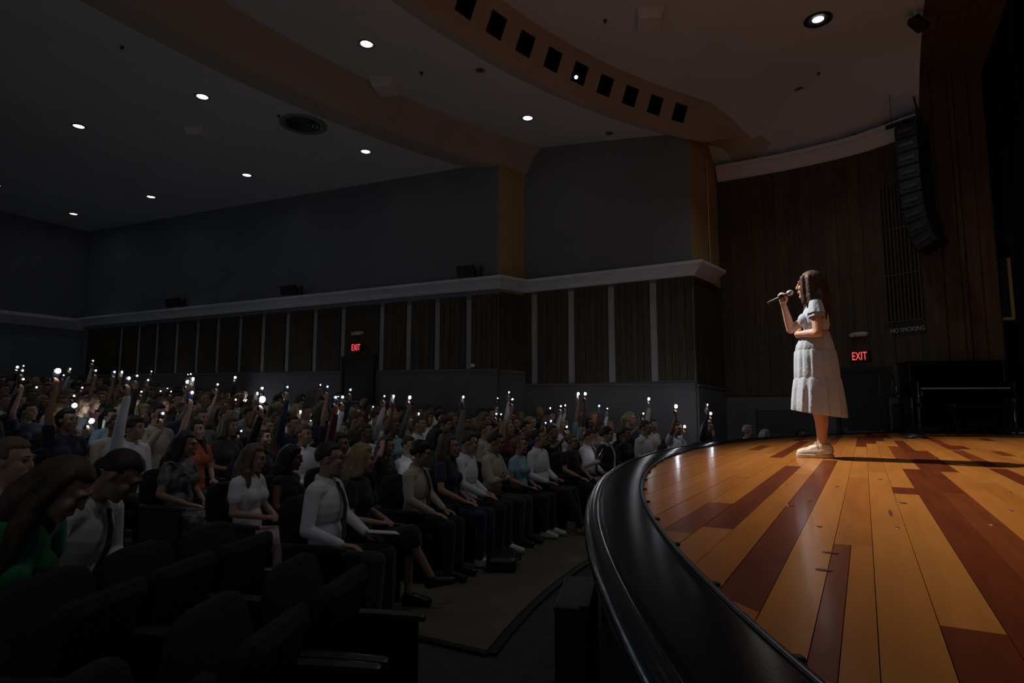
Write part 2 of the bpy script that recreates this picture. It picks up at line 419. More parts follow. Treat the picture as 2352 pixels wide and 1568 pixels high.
# near bay: pale strips centred at these Y
ys = [6.48, 5.56, 4.62, 3.70]; hw = 0.085
edges = [6.72]+[v for y in ys for v in (y+hw, y-hw)]+[2.90]
for p in range(0, len(edges), 2):
    ya, yb = edges[p], edges[p+1]; n = max(1, round((ya-yb)/0.135))
    for k in range(n):
        vboard((12.5, ya-(ya-yb)*k/n), (12.5, ya-(ya-yb)*(k+1)/n), 2.06, 4.14, 0.045+0.006*(k % 2), wood_n[k % 2], w2)
for y in ys: vboard((12.5, y+hw-0.01), (12.5, y-hw+0.01), 2.06, 4.10, 0.012, M_plaster_pale, w2, 'pale_strip')
# far bay
wfar = bpy.data.objects['wall_right']
ux, uy = WB[0]-WA[0], WB[1]-WA[1]; UL = math.hypot(ux, uy); ux /= UL; uy /= UL
def onfar(s): return (WB[0]-ux*s, WB[1]-uy*s)         # s metres back from the corner
ss = [0.75, 1.59, 2.39, 3.18, 4.38, 5.30, 6.25, 7.13, 8.00, 8.88, 9.73, 10.61, 11.5, 12.34, 13.2]; hw = 0.075
edges = [0.02]+[v for s_ in ss for v in (s_-hw, s_+hw)]+[14.9]
for p in range(0, len(edges), 2):
    sa, sb = edges[p], edges[p+1]
    n = max(1, round((sb-sa)/0.14)) if sa < 3 else 1
    zb = 2.38+0.014*sa
    for k in range(n):
        z0 = zb
        vboard(onfar(sb-(sb-sa)*k/n), onfar(sb-(sb-sa)*(k+1)/n), z0, 4.06, 0.045+0.006*(k % 2), wood_n[k % 2], wfar)
for s_ in ss: vboard(onfar(s_+hw-0.008), onfar(s_-hw+0.008), 2.39+0.014*s_, 3.98, 0.012, M_plaster_pale, wfar, 'pale_strip')
n = 4
for k in range(n):
    a = np.array(WB)+(np.array((12.5, 6.74))-np.array(WB))*k/n; b = np.array(WB)+(np.array((12.5, 6.74))-np.array(WB))*(k+1)/n
    vboard(a, b, 2.36, 4.1, 0.03+0.006*(k % 2), wood_n[k % 2], w3)
n = 9
for k in range(n):
    p0, p1 = np.array((12.5, 2.88)), np.array((14.0, 2.63))
    vboard(p0+(p1-p0)*k/n, p0+(p1-p0)*(k+1)/n, 1.96, 4.14, 0.03+0.006*(k % 2), wood_n[k % 2], w4)
# cornice ledge
cp = [(-0.02, 4.17), (-0.06, 4.17), (-0.09, 4.19), (-0.14, 4.25), (-0.24, 4.32), (-0.30, 4.345), (-0.32, 4.36), (-0.32, 4.415), (-0.02, 4.415)]
mb = MB(); mb.sweep([WA, WB, (12.5, 6.74), (12.5, 2.88), (13.5, 2.71)], cp)
struct(mb.build('trim_4', M_cornice), 'pale curved ledge running along the side wall above the wooden panels', 'cornice')
mb = MB(); mb.sweep([(-3.5, 22.28), (10.72, 22.28)], [(-0.01, 4.05), (-0.25, 4.3), (-0.25, 4.4), (-0.01, 4.4)])
struct(mb.build('trim_5', M_cornice), 'dim ledge along the back wall', 'cornice')

# ---- curved wall beside the stage
CW = [(14.02, 2.62), (14.03, 2.1), (14.03, 1.6), (14.02, 1.2), (13.97, 0.75), (13.9, 0.3), (13.82, -0.05), (13.70, -0.38), (13.54, -0.70), (13.40, -0.92), (13.30, -1.10), (13.27, -1.2)]
mb = MB(); mb.sweep(CW, [(0, 0), (0.2, 0), (0.2, 7.8), (0, 7.8)])
cwall = struct(mb.build('wall_curved', M_wallwood), 'curved wall of dark vertical boards beside the stage', 'wall')
_cs = [0.0]
for i in range(len(CW)-1): _cs.append(_cs[-1]+math.dist(CW[i], CW[i+1]))
def cw_at(s_, off=0.0):
    s_ = min(max(s_, 0), _cs[-1]-1e-6)
    for i in range(len(CW)-1):
        if s_ <= _cs[i+1]:
            t = (s_-_cs[i])/(_cs[i+1]-_cs[i]); a, b = np.array(CW[i]), np.array(CW[i+1]); d = (b-a)/np.linalg.norm(b-a)
            n = np.array([-d[1], d[0]]); p = a+(b-a)*t-n*off
            return p, math.atan2(d[1], d[0])
def oncw(x, y):
    for i in range(len(CW)-1):
        P, s_ = onseg(x, y, CW[i], CW[i+1])
        if 0 <= s_ <= math.dist(CW[i], CW[i+1]): return P, _cs[i]+s_
    P, s_ = onseg(x, y, CW[-2], CW[-1]); return P, _cs[-1]
nb = 17; L = _cs[-1]
for k in range(nb):
    s0, s1 = L*k/nb+0.003, L*(k+1)/nb-0.003
    m = MB(); m.sweep([tuple(cw_at(s0+(s1-s0)*q/3)[0]) for q in range(4)], [(0, 1.78), (0, 6.6), (-0.022-0.005*(k % 2), 6.6), (-0.022-0.005*(k % 2), 1.78)])
    m.build('board', wood_n[k % 2], cwall)
mb = MB(); mb.sweep([tuple(cw_at(s_)[0]) for s_ in np.linspace(0, 2.25, 8)], [(0.0, 0), (0.0, 1.74), (-0.03, 1.74), (-0.045, 1.70), (-0.045, 0)])
struct(mb.build('baseboard_curved', M_dado), 'dark painted lower wall under the curved boards', 'wall')
cp2 = [(-0.0, 6.56), (-0.05, 6.56), (-0.08, 6.59), (-0.13, 6.67), (-0.22, 6.76), (-0.27, 6.79), (-0.28, 6.86), (-0.0, 6.86)]
mb = MB(); mb.sweep([tuple(cw_at(s_)[0]) for s_ in np.linspace(0.02, L, 26)], cp2)
struct(mb.build('trim_6', M_cornice, None, False), 'pale curved crown ledge at the top of the curved wall', 'cornice')

# ---- proscenium: jamb, header, moulding, curtain
mb = MB(); mb.box(13.3, 13.6, -2.15, -1.15, 1.07, 8.2)
jamb = struct(mb.build('wall_proscenium', M_proswood), 'brown wooden side of the stage opening', 'wall')
for y0, y1, pr in ((-1.36, -1.18, 0.05), (-1.62, -1.37, 0.03), (-1.70, -1.63, 0.06), (-1.92, -1.71, 0.02), (-2.14, -1.93, 0.035)):
    m = MB(); m.bbox(13.3-pr, 13.3, y0, y1, 1.09, 7.75, 0.01); m.build('panel', M_proswood, jamb)
mb = MB()
mb.add([(-1.5, -1.15, 7.76), (-1.5, -2.15, 7.48), (-1.5, -2.15, 8.2), (-1.5, -1.15, 8.2), (13.35, -1.15, 7.76), (13.35, -2.15, 7.48), (13.35, -2.15, 8.2), (13.35, -1.15, 8.2)],
       [(0,1,2,3), (7,6,5,4), (0,4,5,1), (1,5,6,2), (2,6,7,3), (3,7,4,0)])
head = struct(mb.build('wall_header', M_proswood), 'brown wooden head of the stage opening', 'wall')
for t0, t1 in ((0.02, 0.2), (0.47, 0.55), (0.8, 0.98)):
    m = MB(); q = lambda t, d: (-1.15-t, 7.76-0.28*t-d)
    a, b, c, d = q(t0, 0), q(t1, 0), q(t1, 0.03), q(t0, 0.03)
    m.loft([[(X, *p) for p in (a, b, c, d)] for X in (-1.4, 13.25)]); m.build('panel', M_proswood, head)
mb = MB(); g = []
for k in range(121):
    t = k/120; g.append((13.55+0.07*math.sin(k*0.85), -2.2-4.6*t))
mb.sweep(g, [(0, 1.09), (0.04, 1.09), (0.04, 9.3), (0, 9.3)])
tag(mb.build('stage_curtain', M_curtain, None, True), 'black pleated curtain hanging in the wing behind the stage opening', 'curtain')
mb = MB(); g = [(13.4-15*k/160, -6.6+0.07*math.sin(k*0.9)) for k in range(161)]
mb.sweep(g, [(0, 1.09), (0.04, 1.09), (0.04, 9.3), (0, 9.3)])
tag(mb.build('stage_curtain', M_curtain, None, True), 'black pleated backdrop curtain across the rear of the stage', 'curtain')

mb = MB(); mb.box(-2.0, 13.9, -7.0, -2.0, 9.25, 9.35); struct(mb.build('ceiling_loft', M_black), 'black loft over the rear stage', 'ceiling')
# ---- ceilings (arcs about C0)
CA0, CA1 = math.radians(-46), math.radians(40)
def warp(a, r_=13.0):
    q = min(1, max(0, (r_-14.0)/2.0)); return 1+(0.0019-0.0005*q)*((26-6*q)-max(-15.0, math.degrees(a)))     # the ceiling arcs bow out a little more at the centre
def cpolar(r_, a): return polar(r_*warp(a, r_), a)
def ceil_arc(name, prof, m, label, n=90, a1=CA1, fade=True):
    g = []
    for k in range(n+1):
        a = CA0+(a1-CA0)*k/n
        g.append([(*cpolar(r_, a), z) for r_, z in prof])
    k = MB(); k.loft(g, closed=False, caps=False); o = k.build(name, m, None, True)
    return struct(o, label, 'ceiling')
def stage_ceiling_z(X, Y):
    d = 9.0
    if X > 10.5:
        if X > 14.0: d = 0.0
        else:
            for (ax_, ay_), (bx_, by_) in zip(CW, CW[1:]):
                ex_, ey_ = bx_-ax_, by_-ay_; q = min(1, max(0, ((X-ax_)*ex_+(Y-ay_)*ey_)/(ex_*ex_+ey_*ey_)))
                d = min(d, math.hypot(X-ax_-q*ex_, Y-ay_-q*ey_))
            if (X-13.27)*0.9+(Y+1.2)*-0.2 > 0.0 and Y < 0 and X > 13.9: d = 0
    t = min(1.0, max(0.0, 1-d/1.8)); return 7.76-0.88*t*t
mb = MB(); g = []
for k in range(73):
    a = CA0+(math.radians(45)-CA0)*k/72; row = []
    for j in range(13):
        r0 = 7.63/math.cos(a); r1 = max(r0+0.01, 12.9*warp(a)); r_ = r0+(r1-r0)*j/12; x, y = polar(r_, a); row.append((x, y, stage_ceiling_z(x, y)))
    g.append(row)
mb.loft(g, closed=False, caps=False); struct(mb.build('ceiling', M_ceiling, None, True), 'ceiling over the front of the stage', 'ceiling')
# cove between bulkhead and curved wall
mb = MB(); g = []
for k in range(13):
    a = math.radians(30+k*1.25); row = []
    for j in range(5):
        x, y = cpolar(12.9+j*0.3, a); row.append((x, y, stage_ceiling_z(x, y)-0.002))
    g.append(row)
mb.loft(g, closed=False, caps=False); struct(mb.build('ceiling', M_ceiling, None, True), 'coved ceiling end beside the curved wall', 'ceiling')
c2 = ceil_arc('ceiling', [(13.65, 7.25), (14.5, 7.37), (15.5, 7.50), (16.35, 7.60)], M_ceiling, 'middle ceiling bay between the two bulkheads')
c3 = ceil_arc('ceiling', [(17.5, 7.16), (19, 7.19), (24, 7.28), (33, 7.45)], M_ceiling, 'rear hall ceiling with recessed lights')
b2 = ceil_arc('ceiling_bulkhead', [(16.35, 7.60), (16.55, 7.40), (16.68, 7.10), (16.75, 7.05), (16.9, 7.05), (17.5, 7.16)], M_bulk, 'brown curved bulkhead step in the middle of the ceiling')
# front bulkhead face with square lighting ports
PT, PB = (12.9, 7.76), (13.2, 7.05)                    # top and bottom of the sloping face (r, z)
def fadez(x, y, z, a):
    w = min(1, max(0, (math.degrees(a)-29.5)/6.0)); w = w*w*(3-2*w); return z+(stage_ceiling_z(x, y)-0.02-z)*w
def face(a, t):
    x, y = cpolar(PT[0]+(PB[0]-PT[0])*t, a); return (x, y, fadez(x, y, PT[1]+(PB[1]-PT[1])*t, a))
mb = MB(); g = []
for k in range(121):
    a = CA0+(math.radians(36)-CA0)*k/120; g.append([(*cpolar(r_, a), fadez(*cpolar(r_, a), z, a)) for r_, z in ((13.2, 7.05), (13.28, 7.05), (13.65, 7.25))])
mb.loft(g, closed=False, caps=False); struct(mb.build('ceiling_bulkhead', M_bulk, None, True), 'brown underside of the bulkhead with lighting ports', 'ceiling')
port_px = [(1070, -2), (1140, 50), (1203, 94), (1265, 132), (1327, 165), (1386, 190), (1444, 215), (1502, 237), (1560, 258)]
ports = []
for x, y in port_px:
    best = None
    for k in range(400):
        a = math.radians(-5+k*0.1); u, v, D = proj(face(a, 0.5)); e = abs(u-x)
        if best is None or e < best[0]: best = (e, a)
    ports.append(best[1])
step = (ports[-1]-ports[1])/(len(ports)-2)
ports = [ports[-1]-step*k for k in range(9)][::-1]
ports = [ports[0]-step*k for k in range(9, 0, -1)]+ports       # the row goes on out of the picture
HALF = 0.0128; T0, T1 = 0.25, 0.70
edges = [CA0]
for a in ports: edges += [a-HALF, a+HALF]
edges.append(math.radians(36))
mb = MB()
for i in range(len(edges)-1):
    a0, a1 = edges[i], edges[i+1]
    rows = [(0, T0), (T0, T1), (T1, 1)]
    nsub = max(1, int((a1-a0)/0.02))
    for q in range(nsub):
        p0, p1 = a0+(a1-a0)*q/nsub, a0+(a1-a0)*(q+1)/nsub
        for ri, (t0, t1) in enumerate(rows):
            if i % 2 == 1 and ri == 1: continue
            mb.add([face(p0, t0), face(p1, t0), face(p1, t1), face(p0, t1)], [(0, 1, 2, 3)])
b1 = struct(mb.build('ceiling_bulkhead', M_bulk), 'curved bulkhead face with a row of square lighting ports', 'ceiling')
for a in ports:
    m = MB(); F = [face(a-HALF, T0), face(a+HALF, T0), face(a+HALF, T1), face(a-HALF, T1)]
    n = np.array([math.sin(a), math.cos(a), 0.42]); n /= np.linalg.norm(n)
    Bk = [tuple(np.array(p)+n*0.42) for p in F]
    m.add(F+Bk, [(0,1,5,4), (1,2,6,5), (2,3,7,6), (3,0,4,7), (4,5,6,7)])
    m.build('lighting_port', M_black, b1)
    m = MB()
    c = np.mean(F, axis=0)
    for p, q in ((0, 1), (1, 2), (2, 3), (3, 0)):
        m.cap(F[p], 0.006, F[q], 0.006, 6)
    m.build('port_rim', M_bulk, b1)
# ================================================================== CEILING FIXTURES
def ceil_z(X, Y):
    a_ = math.atan2(X-C0[0], Y-C0[1]); r_ = math.hypot(X-C0[0], Y-C0[1]); ru = r_
    for _ in range(6): ru = r_/warp(a_, ru)
    r_ = ru
    if r_ < 13.2: return stage_ceiling_z(X, Y)
    pts_ = [(13.2, 7.05), (13.65, 7.25), (16.35, 7.60), (16.75, 7.05), (17.5, 7.16), (19, 7.19), (24, 7.28), (33, 7.45)]
    for (a, za), (b, zb) in zip(pts_, pts_[1:]):
        if r_ <= b: return za+(zb-za)*(r_-a)/(b-a)
    return 7.45
def onceil(x, y):
    z = 7.4
    for _ in range(12):
        P = onz(x, y, z); z = 0.5*z+0.5*ceil_z(P[0], P[1])
    return P[0], P[1], ceil_z(P[0], P[1])
def add_lamp(parent, power, half, color, size=0.08):
    l = bpy.data.lights.new('downlight_beam', 'SPOT'); l.energy = power; l.spot_size = math.radians(2*half); l.spot_blend = 0.6
    l.color = color; l.shadow_soft_size = size
    o = bpy.data.objects.new('beam', l); COL.objects.link(o); o.parent = parent; o.location = (0, 0, -0.03)
    return o
DL = [((842, 101), 'front hall ceiling bay, left one of two'), ((1212, 271), 'front hall ceiling bay, right one of two'),
      ((465, 222), 'rear ceiling, nearest of the left line'), ((840, 348), 'rear ceiling, nearest to the side wall bulkhead'),
      ((181, 290), 'rear ceiling, far end of the left line'), ((567, 402), 'rear ceiling, second along the side wall'),
      ((347, 452), 'rear ceiling, third along the side wall'), ((169, 491), 'rear ceiling, farthest along the side wall')]
def downlight(loc, label, disc=0.095, ring=0.13, power=36, half=33, col=(0.93, 0.96, 1.0), deep=False, lit=True, group='recessed ceiling downlights'):
    t = thing('ceiling_downlight', label, 'downlight', loc, 0, group)
    m = MB(); m.lathe([(ring, 0.0), (ring, -0.012), (ring-0.012, -0.016), (disc+0.012, -0.006), (disc+0.004, 0.03), (disc+0.004, 0.05), (ring, 0.05)], 28)
    m.build('trim_ring', M_black if lit else M_plaster, t, True)
    m = MB(); zz = -0.004 if not deep else 0.0
    m.lathe([(0.0, zz-0.003), (disc*0.7, zz-0.002), (disc, zz+0.004), (disc, 0.02), (0, 0.02)], 28)
    m.build('diffuser', M_ledw if lit else M_steel, t, True)
    if lit and power: add_lamp(t, power, half, col)
    return t
for p, d in DL: downlight(onceil(*p), 'lit round recessed downlight, '+d, power=(10 if 'along' in d or 'nearest to' in d or 'right one' in d else 30))
t = downlight(onceil(1879, 45), 'large lit round downlight in black baffle above the singer', 0.085, 0.215, 50, 62, (0.95, 0.96, 1.0))
for X, Y, w_ in ((2.1, 0.3, 'near side'), (6.3, 0.5, 'centre')):  # unseen stage-front lamps added to brighten the front rows
    downlight((X, Y, stage_ceiling_z(X, Y)), 'large lit downlight added outside the picture to light the audience, '+w_, 0.085, 0.215, 50, 62, (0.95, 0.96, 1.0))
for p, d in [((1103, 161), 'front hall ceiling bay beside the bulkhead ports'), ((1400, 306), 'front hall ceiling bay above the wall bay'), ((1836, 205), 'ceiling over the stage')]:
    downlight(onceil(*p), 'small unlit round ceiling fitting, '+d, 0.05, 0.085, 0, lit=False, group='unlit ceiling fittings')
# ceiling lights that continue the grid outside the picture
for X, Y, w_ in ((3.2, 6.7, 'front bay'), (3.2, 10.8, 'rear bay'), (3.2, 15.2, 'farther back'), (7.0, 19.6, 'back line'), (-0.5, 6.7, 'near side front bay'), (-0.5, 10.8, 'near side rear bay')):
    downlight((X, Y, ceil_z(X, Y)), 'lit round recessed downlight outside the picture, '+w_, group='downlights outside the picture')
# surface boxes under the ceiling
for (x, y), w, d, h_, rz, lab in [((1492, 36), 0.52, 0.42, 0.16, 0.35, 'pale ceiling speaker box over the stage front'), ((885, 190), 0.52, 0.42, 0.16, 0.35, 'pale boxy ceiling unit near the front bulkhead'),
                               ((462, 302), 0.52, 0.42, 0.14, 0.35, 'dim boxy ceiling unit near the rear lights')]:
    X, Y, z = onceil(x, y)
    t = thing('ceiling_box', lab, 'ceiling unit', (X, Y, z), rz, 'boxes under the ceiling')
    m = MB(); rg = [[(-w/2*k, -d/2*k, zz), (w/2*k, -d/2*k, zz), (w/2*k, d/2*k, zz), (-w/2*k, d/2*k, zz)] for k, zz in ((0.8, -h_), (0.86, -h_+0.015), (1.0, -0.03), (1.0, 0.01))]
    m.loft(rg); m.build('housing', M_cornice, t)
    m = MB(); m.bbox(-w*0.34, w*0.34, -d*0.34, d*0.34, -h_-0.012, -h_+0.004, 0.006); m.build('cover', M_plasticw, t)
X, Y, z = onceil(697, 285)
t = thing('ceiling_grille', 'round dark air grille in the rear ceiling', 'air grille', (X, Y, z))
m = MB(); m.lathe([(0.46, 0.0), (0.46, -0.02), (0.42, -0.03), (0.36, -0.01), (0.36, 0.02)], 32); m.build('rim', M_plaster, t, True)
for k in range(4):
    r_ = 0.34-k*0.085; m = MB(); m.lathe([(r_, 0.0), (r_-0.01, -0.022), (r_-0.05, -0.03), (r_-0.05, 0.0)], 32); m.build('ring', M_steel, t, True)
for (x, y), lab in [((1390, 46), 'tiny ceiling sprinkler above the stage front'), ((968, 167), 'tiny ceiling sprinkler in the front hall bay'), ((640, 265), 'tiny ceiling sprinkler near the round grille'),
                    ((280, 107), 'tiny ceiling sprinkler in the rear left ceiling'), ((1880, 167), 'tiny ceiling sprinkler behind the large downlight')]:
    X, Y, z = onceil(x, y); m = MB(); m.lathe([(0.035, 0.0), (0.035, -0.01), (0.012, -0.015), (0.012, -0.04), (0.025, -0.045), (0.0, -0.05)], 14)
    o = m.build('ceiling_sprinkler', M_steel, None, True); o.location = (X, Y, z+0.004); tag(o, lab, 'sprinkler', 'ceiling sprinklers')
# spotlight in the lit port, and the dark ones in the other ports
lit_i = min(range(len(ports)), key=lambda i: abs(proj(face(ports[i], 0.5))[0]-1327))
def spotlight_fixture(name, label, loc, target, lit, power=0, half=9, lens_r=0.05, scale=1.0, group=None):
    t = thing(name, label, 'spotlight', loc, 0, group)
    d = (Vector(target)-Vector(loc)).normalized(); M = d.to_track_quat('Z', 'Y').to_matrix().to_4x4()
    s_ = scale
    m = MB(); m.lathe([(0.0, -0.22*s_), (0.05*s_, -0.22*s_), (0.065*s_, -0.18*s_), (0.065*s_, -0.04*s_), (0.052*s_, -0.02*s_), (0.052*s_, 0.05*s_), (0.06*s_, 0.06*s_), (0.06*s_, 0.08*s_), (lens_r*s_, 0.08*s_), (lens_r*s_, 0.06*s_), (0.0, 0.06*s_)], 20, M=M); m.build('housing', M_black, t, True)
    m = MB(); m.lathe([(0.0, 0.075*s_), (lens_r*0.6*s_, 0.072*s_), (lens_r*s_, 0.062*s_), (lens_r*s_, 0.05*s_), (0, 0.05*s_)], 20, M=M); m.build('lens', M_lens if lit else M_steel, t, True)
    m = MB(); a = M @ Vector((0.072*s_, 0, -0.06*s_)); b = M @ Vector((-0.072*s_, 0, -0.06*s_)); m.tube([tuple(a), (a.x, a.y, a.z+0.12*s_), (b.x, b.y, b.z+0.12*s_), tuple(b)], 0.008*s_, 6); m.build('yoke', M_steel, t)
    if power:
        l = bpy.data.lights.new('spot_beam', 'SPOT'); l.energy = power; l.spot_size = math.radians(2*half); l.spot_blend = 0.8; l.color = (1, 0.9, 0.75); l.shadow_soft_size = 0.05
        o = bpy.data.objects.new('beam', l); COL.objects.link(o); o.parent = t; o.location = d*0.1*s_; o.rotation_euler = d.to_track_quat('-Z', 'Y').to_euler()
    return t
for i, a in enumerate(ports):
    if i < lit_i-4 or i > lit_i+4: continue
    c = np.mean([face(a-HALF, T0), face(a+HALF, T0), face(a+HALF, T1), face(a-HALF, T1)], axis=0)
    n = np.array([math.sin(a), math.cos(a), 0.42]); n /= np.linalg.norm(n)
    dd = 0.12 if i == lit_i else 0.26
    loc = c+n*dd+(np.array([0.02, -0.01, -0.055]) if i == lit_i else np.array([0, 0, -0.02]))
    if i == lit_i:
        spotlight_fixture('stage_spotlight', 'lit stage spotlight with glowing lens in a ceiling port', loc, (3.5, 0.2, 2.2), True, 0, lens_r=0.04, scale=0.8, group=None)
    elif i in (lit_i-4, lit_i+3, lit_i+2):
        spotlight_fixture('stage_spotlight', 'dark unlit stage spotlight deep in %s ceiling port from the wall' % ORD[len(ports)-i], loc, (5, -0.5, 1.1), False, group='unlit spotlights in the ports')
_kd = (Vector((5.9, -1.6, 1.09))-Vector(KEY_LOC)).normalized()
spotlight_fixture('stage_spotlight', 'stage spotlight under the ceiling aimed at the singer', tuple(Vector(KEY_LOC)-_kd*0.24), (5.9, -1.6, 1.09), True, scale=1.6)
# ---- black flood lamps on the ledge
for (x, y), lab in [((1083, 648), 'black flood lamp on the ledge nearest the wall corner'), ((680, 694), 'black flood lamp in the middle of the side ledge'), ((416, 717), 'black flood lamp farthest back on the side ledge')]:
    P, s_ = onseg(x, y, WB, WA); bx, by = onfar(s_); bx -= 0.17
    t = thing('flood_lamp', lab, 'flood lamp', (bx, by, 4.415), math.atan2(uy, ux), 'flood lamps on the ledge')
    m = MB(); Rm = Matrix.Rotation(math.radians(14), 4, 'X') @ Matrix.Rotation(0.3, 4, 'Z')
    rg = [[(-w_, y_, -h_+0.2), (w_, y_, -h_+0.2), (w_, y_, h_+0.2), (-w_, y_, h_+0.2)] for y_, w_, h_ in ((-0.14, 0.2, 0.12), (-0.02, 0.2, 0.12), (0.1, 0.12, 0.08), (0.14, 0.11, 0.07))]
    m.loft([[tuple(Rm @ Vector(p)) for p in r_] for r_ in rg]); m.build('housing', M_black, t)
    m = MB(); m.box(-0.22, 0.22, -0.01, 0.02, 0.0, 0.012); m.box(-0.22, -0.205, -0.015, 0.015, 0, 0.24); m.box(0.205, 0.22, -0.015, 0.015, 0, 0.24); m.build('bracket', M_black, t)
    m = MB(); m.box(0.33, 0.37, -0.03, 0.03, 0, 0.27); m.box(0.2, 0.36, -0.02, 0.02, 0, 0.015); m.build('stand_plate', M_black, t)
# conduit on the brown return
p0, p1 = np.array((12.5, 2.88)), np.array((14.05, 2.62)); P, s_ = onseg(1624, 500, p0, p1)
m = MB(); m.tube([(P[0], P[1]-0.03, 4.42), (P[0], P[1]-0.03, 6.9)], 0.014, 8)
tag(m.build('conduit_pipe', M_cornice, None, True), 'thin pale vertical conduit pipe on the brown return wall', 'pipe')

# ================================================================== SIGNS, DOORS, SAFETY LIGHTS
def exit_sign(loc, rz, w, h_, label):
    t = thing('exit_sign', label, 'exit sign', loc, rz, None)
    m = MB(); m.bbox(-w/2, w/2, 0, 0.07, -h_/2, h_/2, 0.008); m.build('housing', M_sign, t)
    me = text_mesh('EXIT', h_*1.12, 0.003, M_exit, 'letters'); o = obj('letters', me, t)
    o.rotation_euler = (PI/2, 0, 0); o.location = (0, -0.003, 0); o.scale = (0.58*w/0.34, 1.0, 1)
    return t
def emergency_light(loc, rz, label):
    t = thing('emergency_light', label, 'emergency light', loc, rz, 'emergency lights')
    m = MB(); rg = []
    for k in range(9):
        u = -1+2*k/8; hh = 0.055*math.sqrt(max(0.08, 1-u**4)); dd = 0.09*math.sqrt(max(0.1, 1-u**2*0.7))
        rg.append([(u*0.17, 0.0, -hh), (u*0.17, -dd, -hh*0.7), (u*0.17, -dd, hh*0.6), (u*0.17, 0.0, hh)])
    m.loft(rg); m.build('housing', M_plasticw, t, True)
    for s_ in (-1, 1):
        m = MB(); Mx = Matrix.Translation((s_*0.11, -0.085, -0.015)) @ Matrix.Rotation(PI/2+0.3, 4, 'X'); m.lathe([(0.0, 0.0), (0.03, 0.0), (0.04, 0.03), (0.036, 0.035), (0, 0.03)], 14, M=Mx); m.build('lamp_head', M_plasticw, t, True)
    return t
def facing(dx, dy): return math.atan2(dx, -dy)         # rotation that turns local -Y towards (dx, dy)
fn = (-(-uy), -ux)                                      # hall-side normal of the far bay
fnx, fny = uy, -ux
P, s_ = onseg(827, 800, WB, WA); ex = onfar(s_)
exit_sign((ex[0]+fnx*0.16, ex[1]+fny*0.16, 2.99), facing(fnx, fny), 0.34, 0.2, 'small red glowing exit sign above the side wall door')
P, s_ = onseg(828, 766, WB, WA); ex = onfar(s_)
emergency_light((ex[0]+fnx*0.06, ex[1]+fny*0.06, 3.36), facing(fnx, fny), 'white twin head emergency light above the side wall exit sign')
P, s_ = oncw(1977, 819); q, ang = cw_at(s_, 0.10)
nrm_ang = ang-PI/2
def cw_face(s_): 
    q, ang = cw_at(s_); return facing(math.sin(ang), -math.cos(ang))
exit_sign((q[0], q[1], P[2]), cw_face(s_), 0.34, 0.2, 'red glowing exit sign on the curved wall behind the singer')
P, s_ = oncw(1975, 768); q, ang = cw_at(s_, 0.03)
emergency_light((q[0], q[1], P[2]), cw_face(s_), 'white twin head emergency light on the curved wall behind the singer')
P, s_ = oncw(2088, 757); q, ang = cw_at(s_, 0.05)
t = thing('no_smoking_sign', 'black no smoking sign with pale capitals under the tall vent', 'sign', (q[0], q[1], P[2]), cw_face(s_))
m = MB(); m.bbox(-0.30, 0.30, 0, 0.025, -0.075, 0.075, 0.005); m.build('board', M_sign, t)
m = MB()
for a, b, c, d in ((-0.3, 0.3, 0.068, 0.075), (-0.3, 0.3, -0.075, -0.068), (-0.3, -0.293, -0.075, 0.075), (0.293, 0.3, -0.075, 0.075)): m.box(a, b, -0.004, 0.0, c, d)
m.build('border', M_steel, t)
me = text_mesh('NO SMOKING', 0.115, 0.002, M_signtxt, 'letters'); o = obj('letters', me, t); o.rotation_euler = (PI/2, 0, 0); o.location = (0, -0.003, 0); o.scale = (0.86, 1, 1)
def door(name, loc, rz, w, h_, label, z0=0.0):
    t = bpy.data.objects.new(name, None); COL.objects.link(t); t.location = loc; t.rotation_euler = (0, 0, rz); struct(t, label, 'door')
    m = MB(); m.bbox(-w/2, w/2, 0, 0.05, z0, h_, 0.006); m.build('leaf', M_black, t)
    m = MB(); m.box(-w/2-0.07, -w/2, -0.03, 0.06, z0, h_+0.07); m.box(w/2, w/2+0.07, -0.03, 0.06, z0, h_+0.07); m.box(-w/2, w/2, -0.03, 0.06, h_, h_+0.07); m.build('frame', M_sign, t)
    m = MB(); m.bbox(-w/2+0.06, w/2-0.06, -0.07, -0.04, 1.02, 1.08, 0.01); m.box(-w/2+0.06, -w/2+0.14, -0.05, 0.0, 0.98, 1.12); m.box(w/2-0.14, w/2-0.06, -0.05, 0, 0.98, 1.12); m.build('push_bar', M_steel, t)
    return t
P, s_ = oncw(1984, 870); q, ang = cw_at(s_, 0.10); door('door_1', (q[0], q[1], 0), cw_face(s_), 0.86, 2.22, 'dark exit door in the curved wall behind the stage')
s_ = 3.80; ex = onfar(s_); door('door_2', (ex[0]+fnx*0.13, ex[1]+fny*0.13, 0.62), facing(fnx, fny), 0.86, 2.10, 'dark recessed exit door in the side wall')
P, s_ = onseg(1090, 840, WB, WA); ex = onfar(s_); m = MB(); m.bbox(-0.06, 0.06, -0.03, 0, -0.04, 0.04, 0.005); o = m.build('wall_sign', M_chrome, None); o.location = (ex[0]+fnx*0.06, ex[1]+fny*0.06, 2.46); o.rotation_euler = (0, 0, facing(fnx, fny)); tag(o, 'tiny lit sign drawn as a shiny metal box on the side wall boards', 'lit sign')  # small lit sign, its glow drawn as plain shiny metal
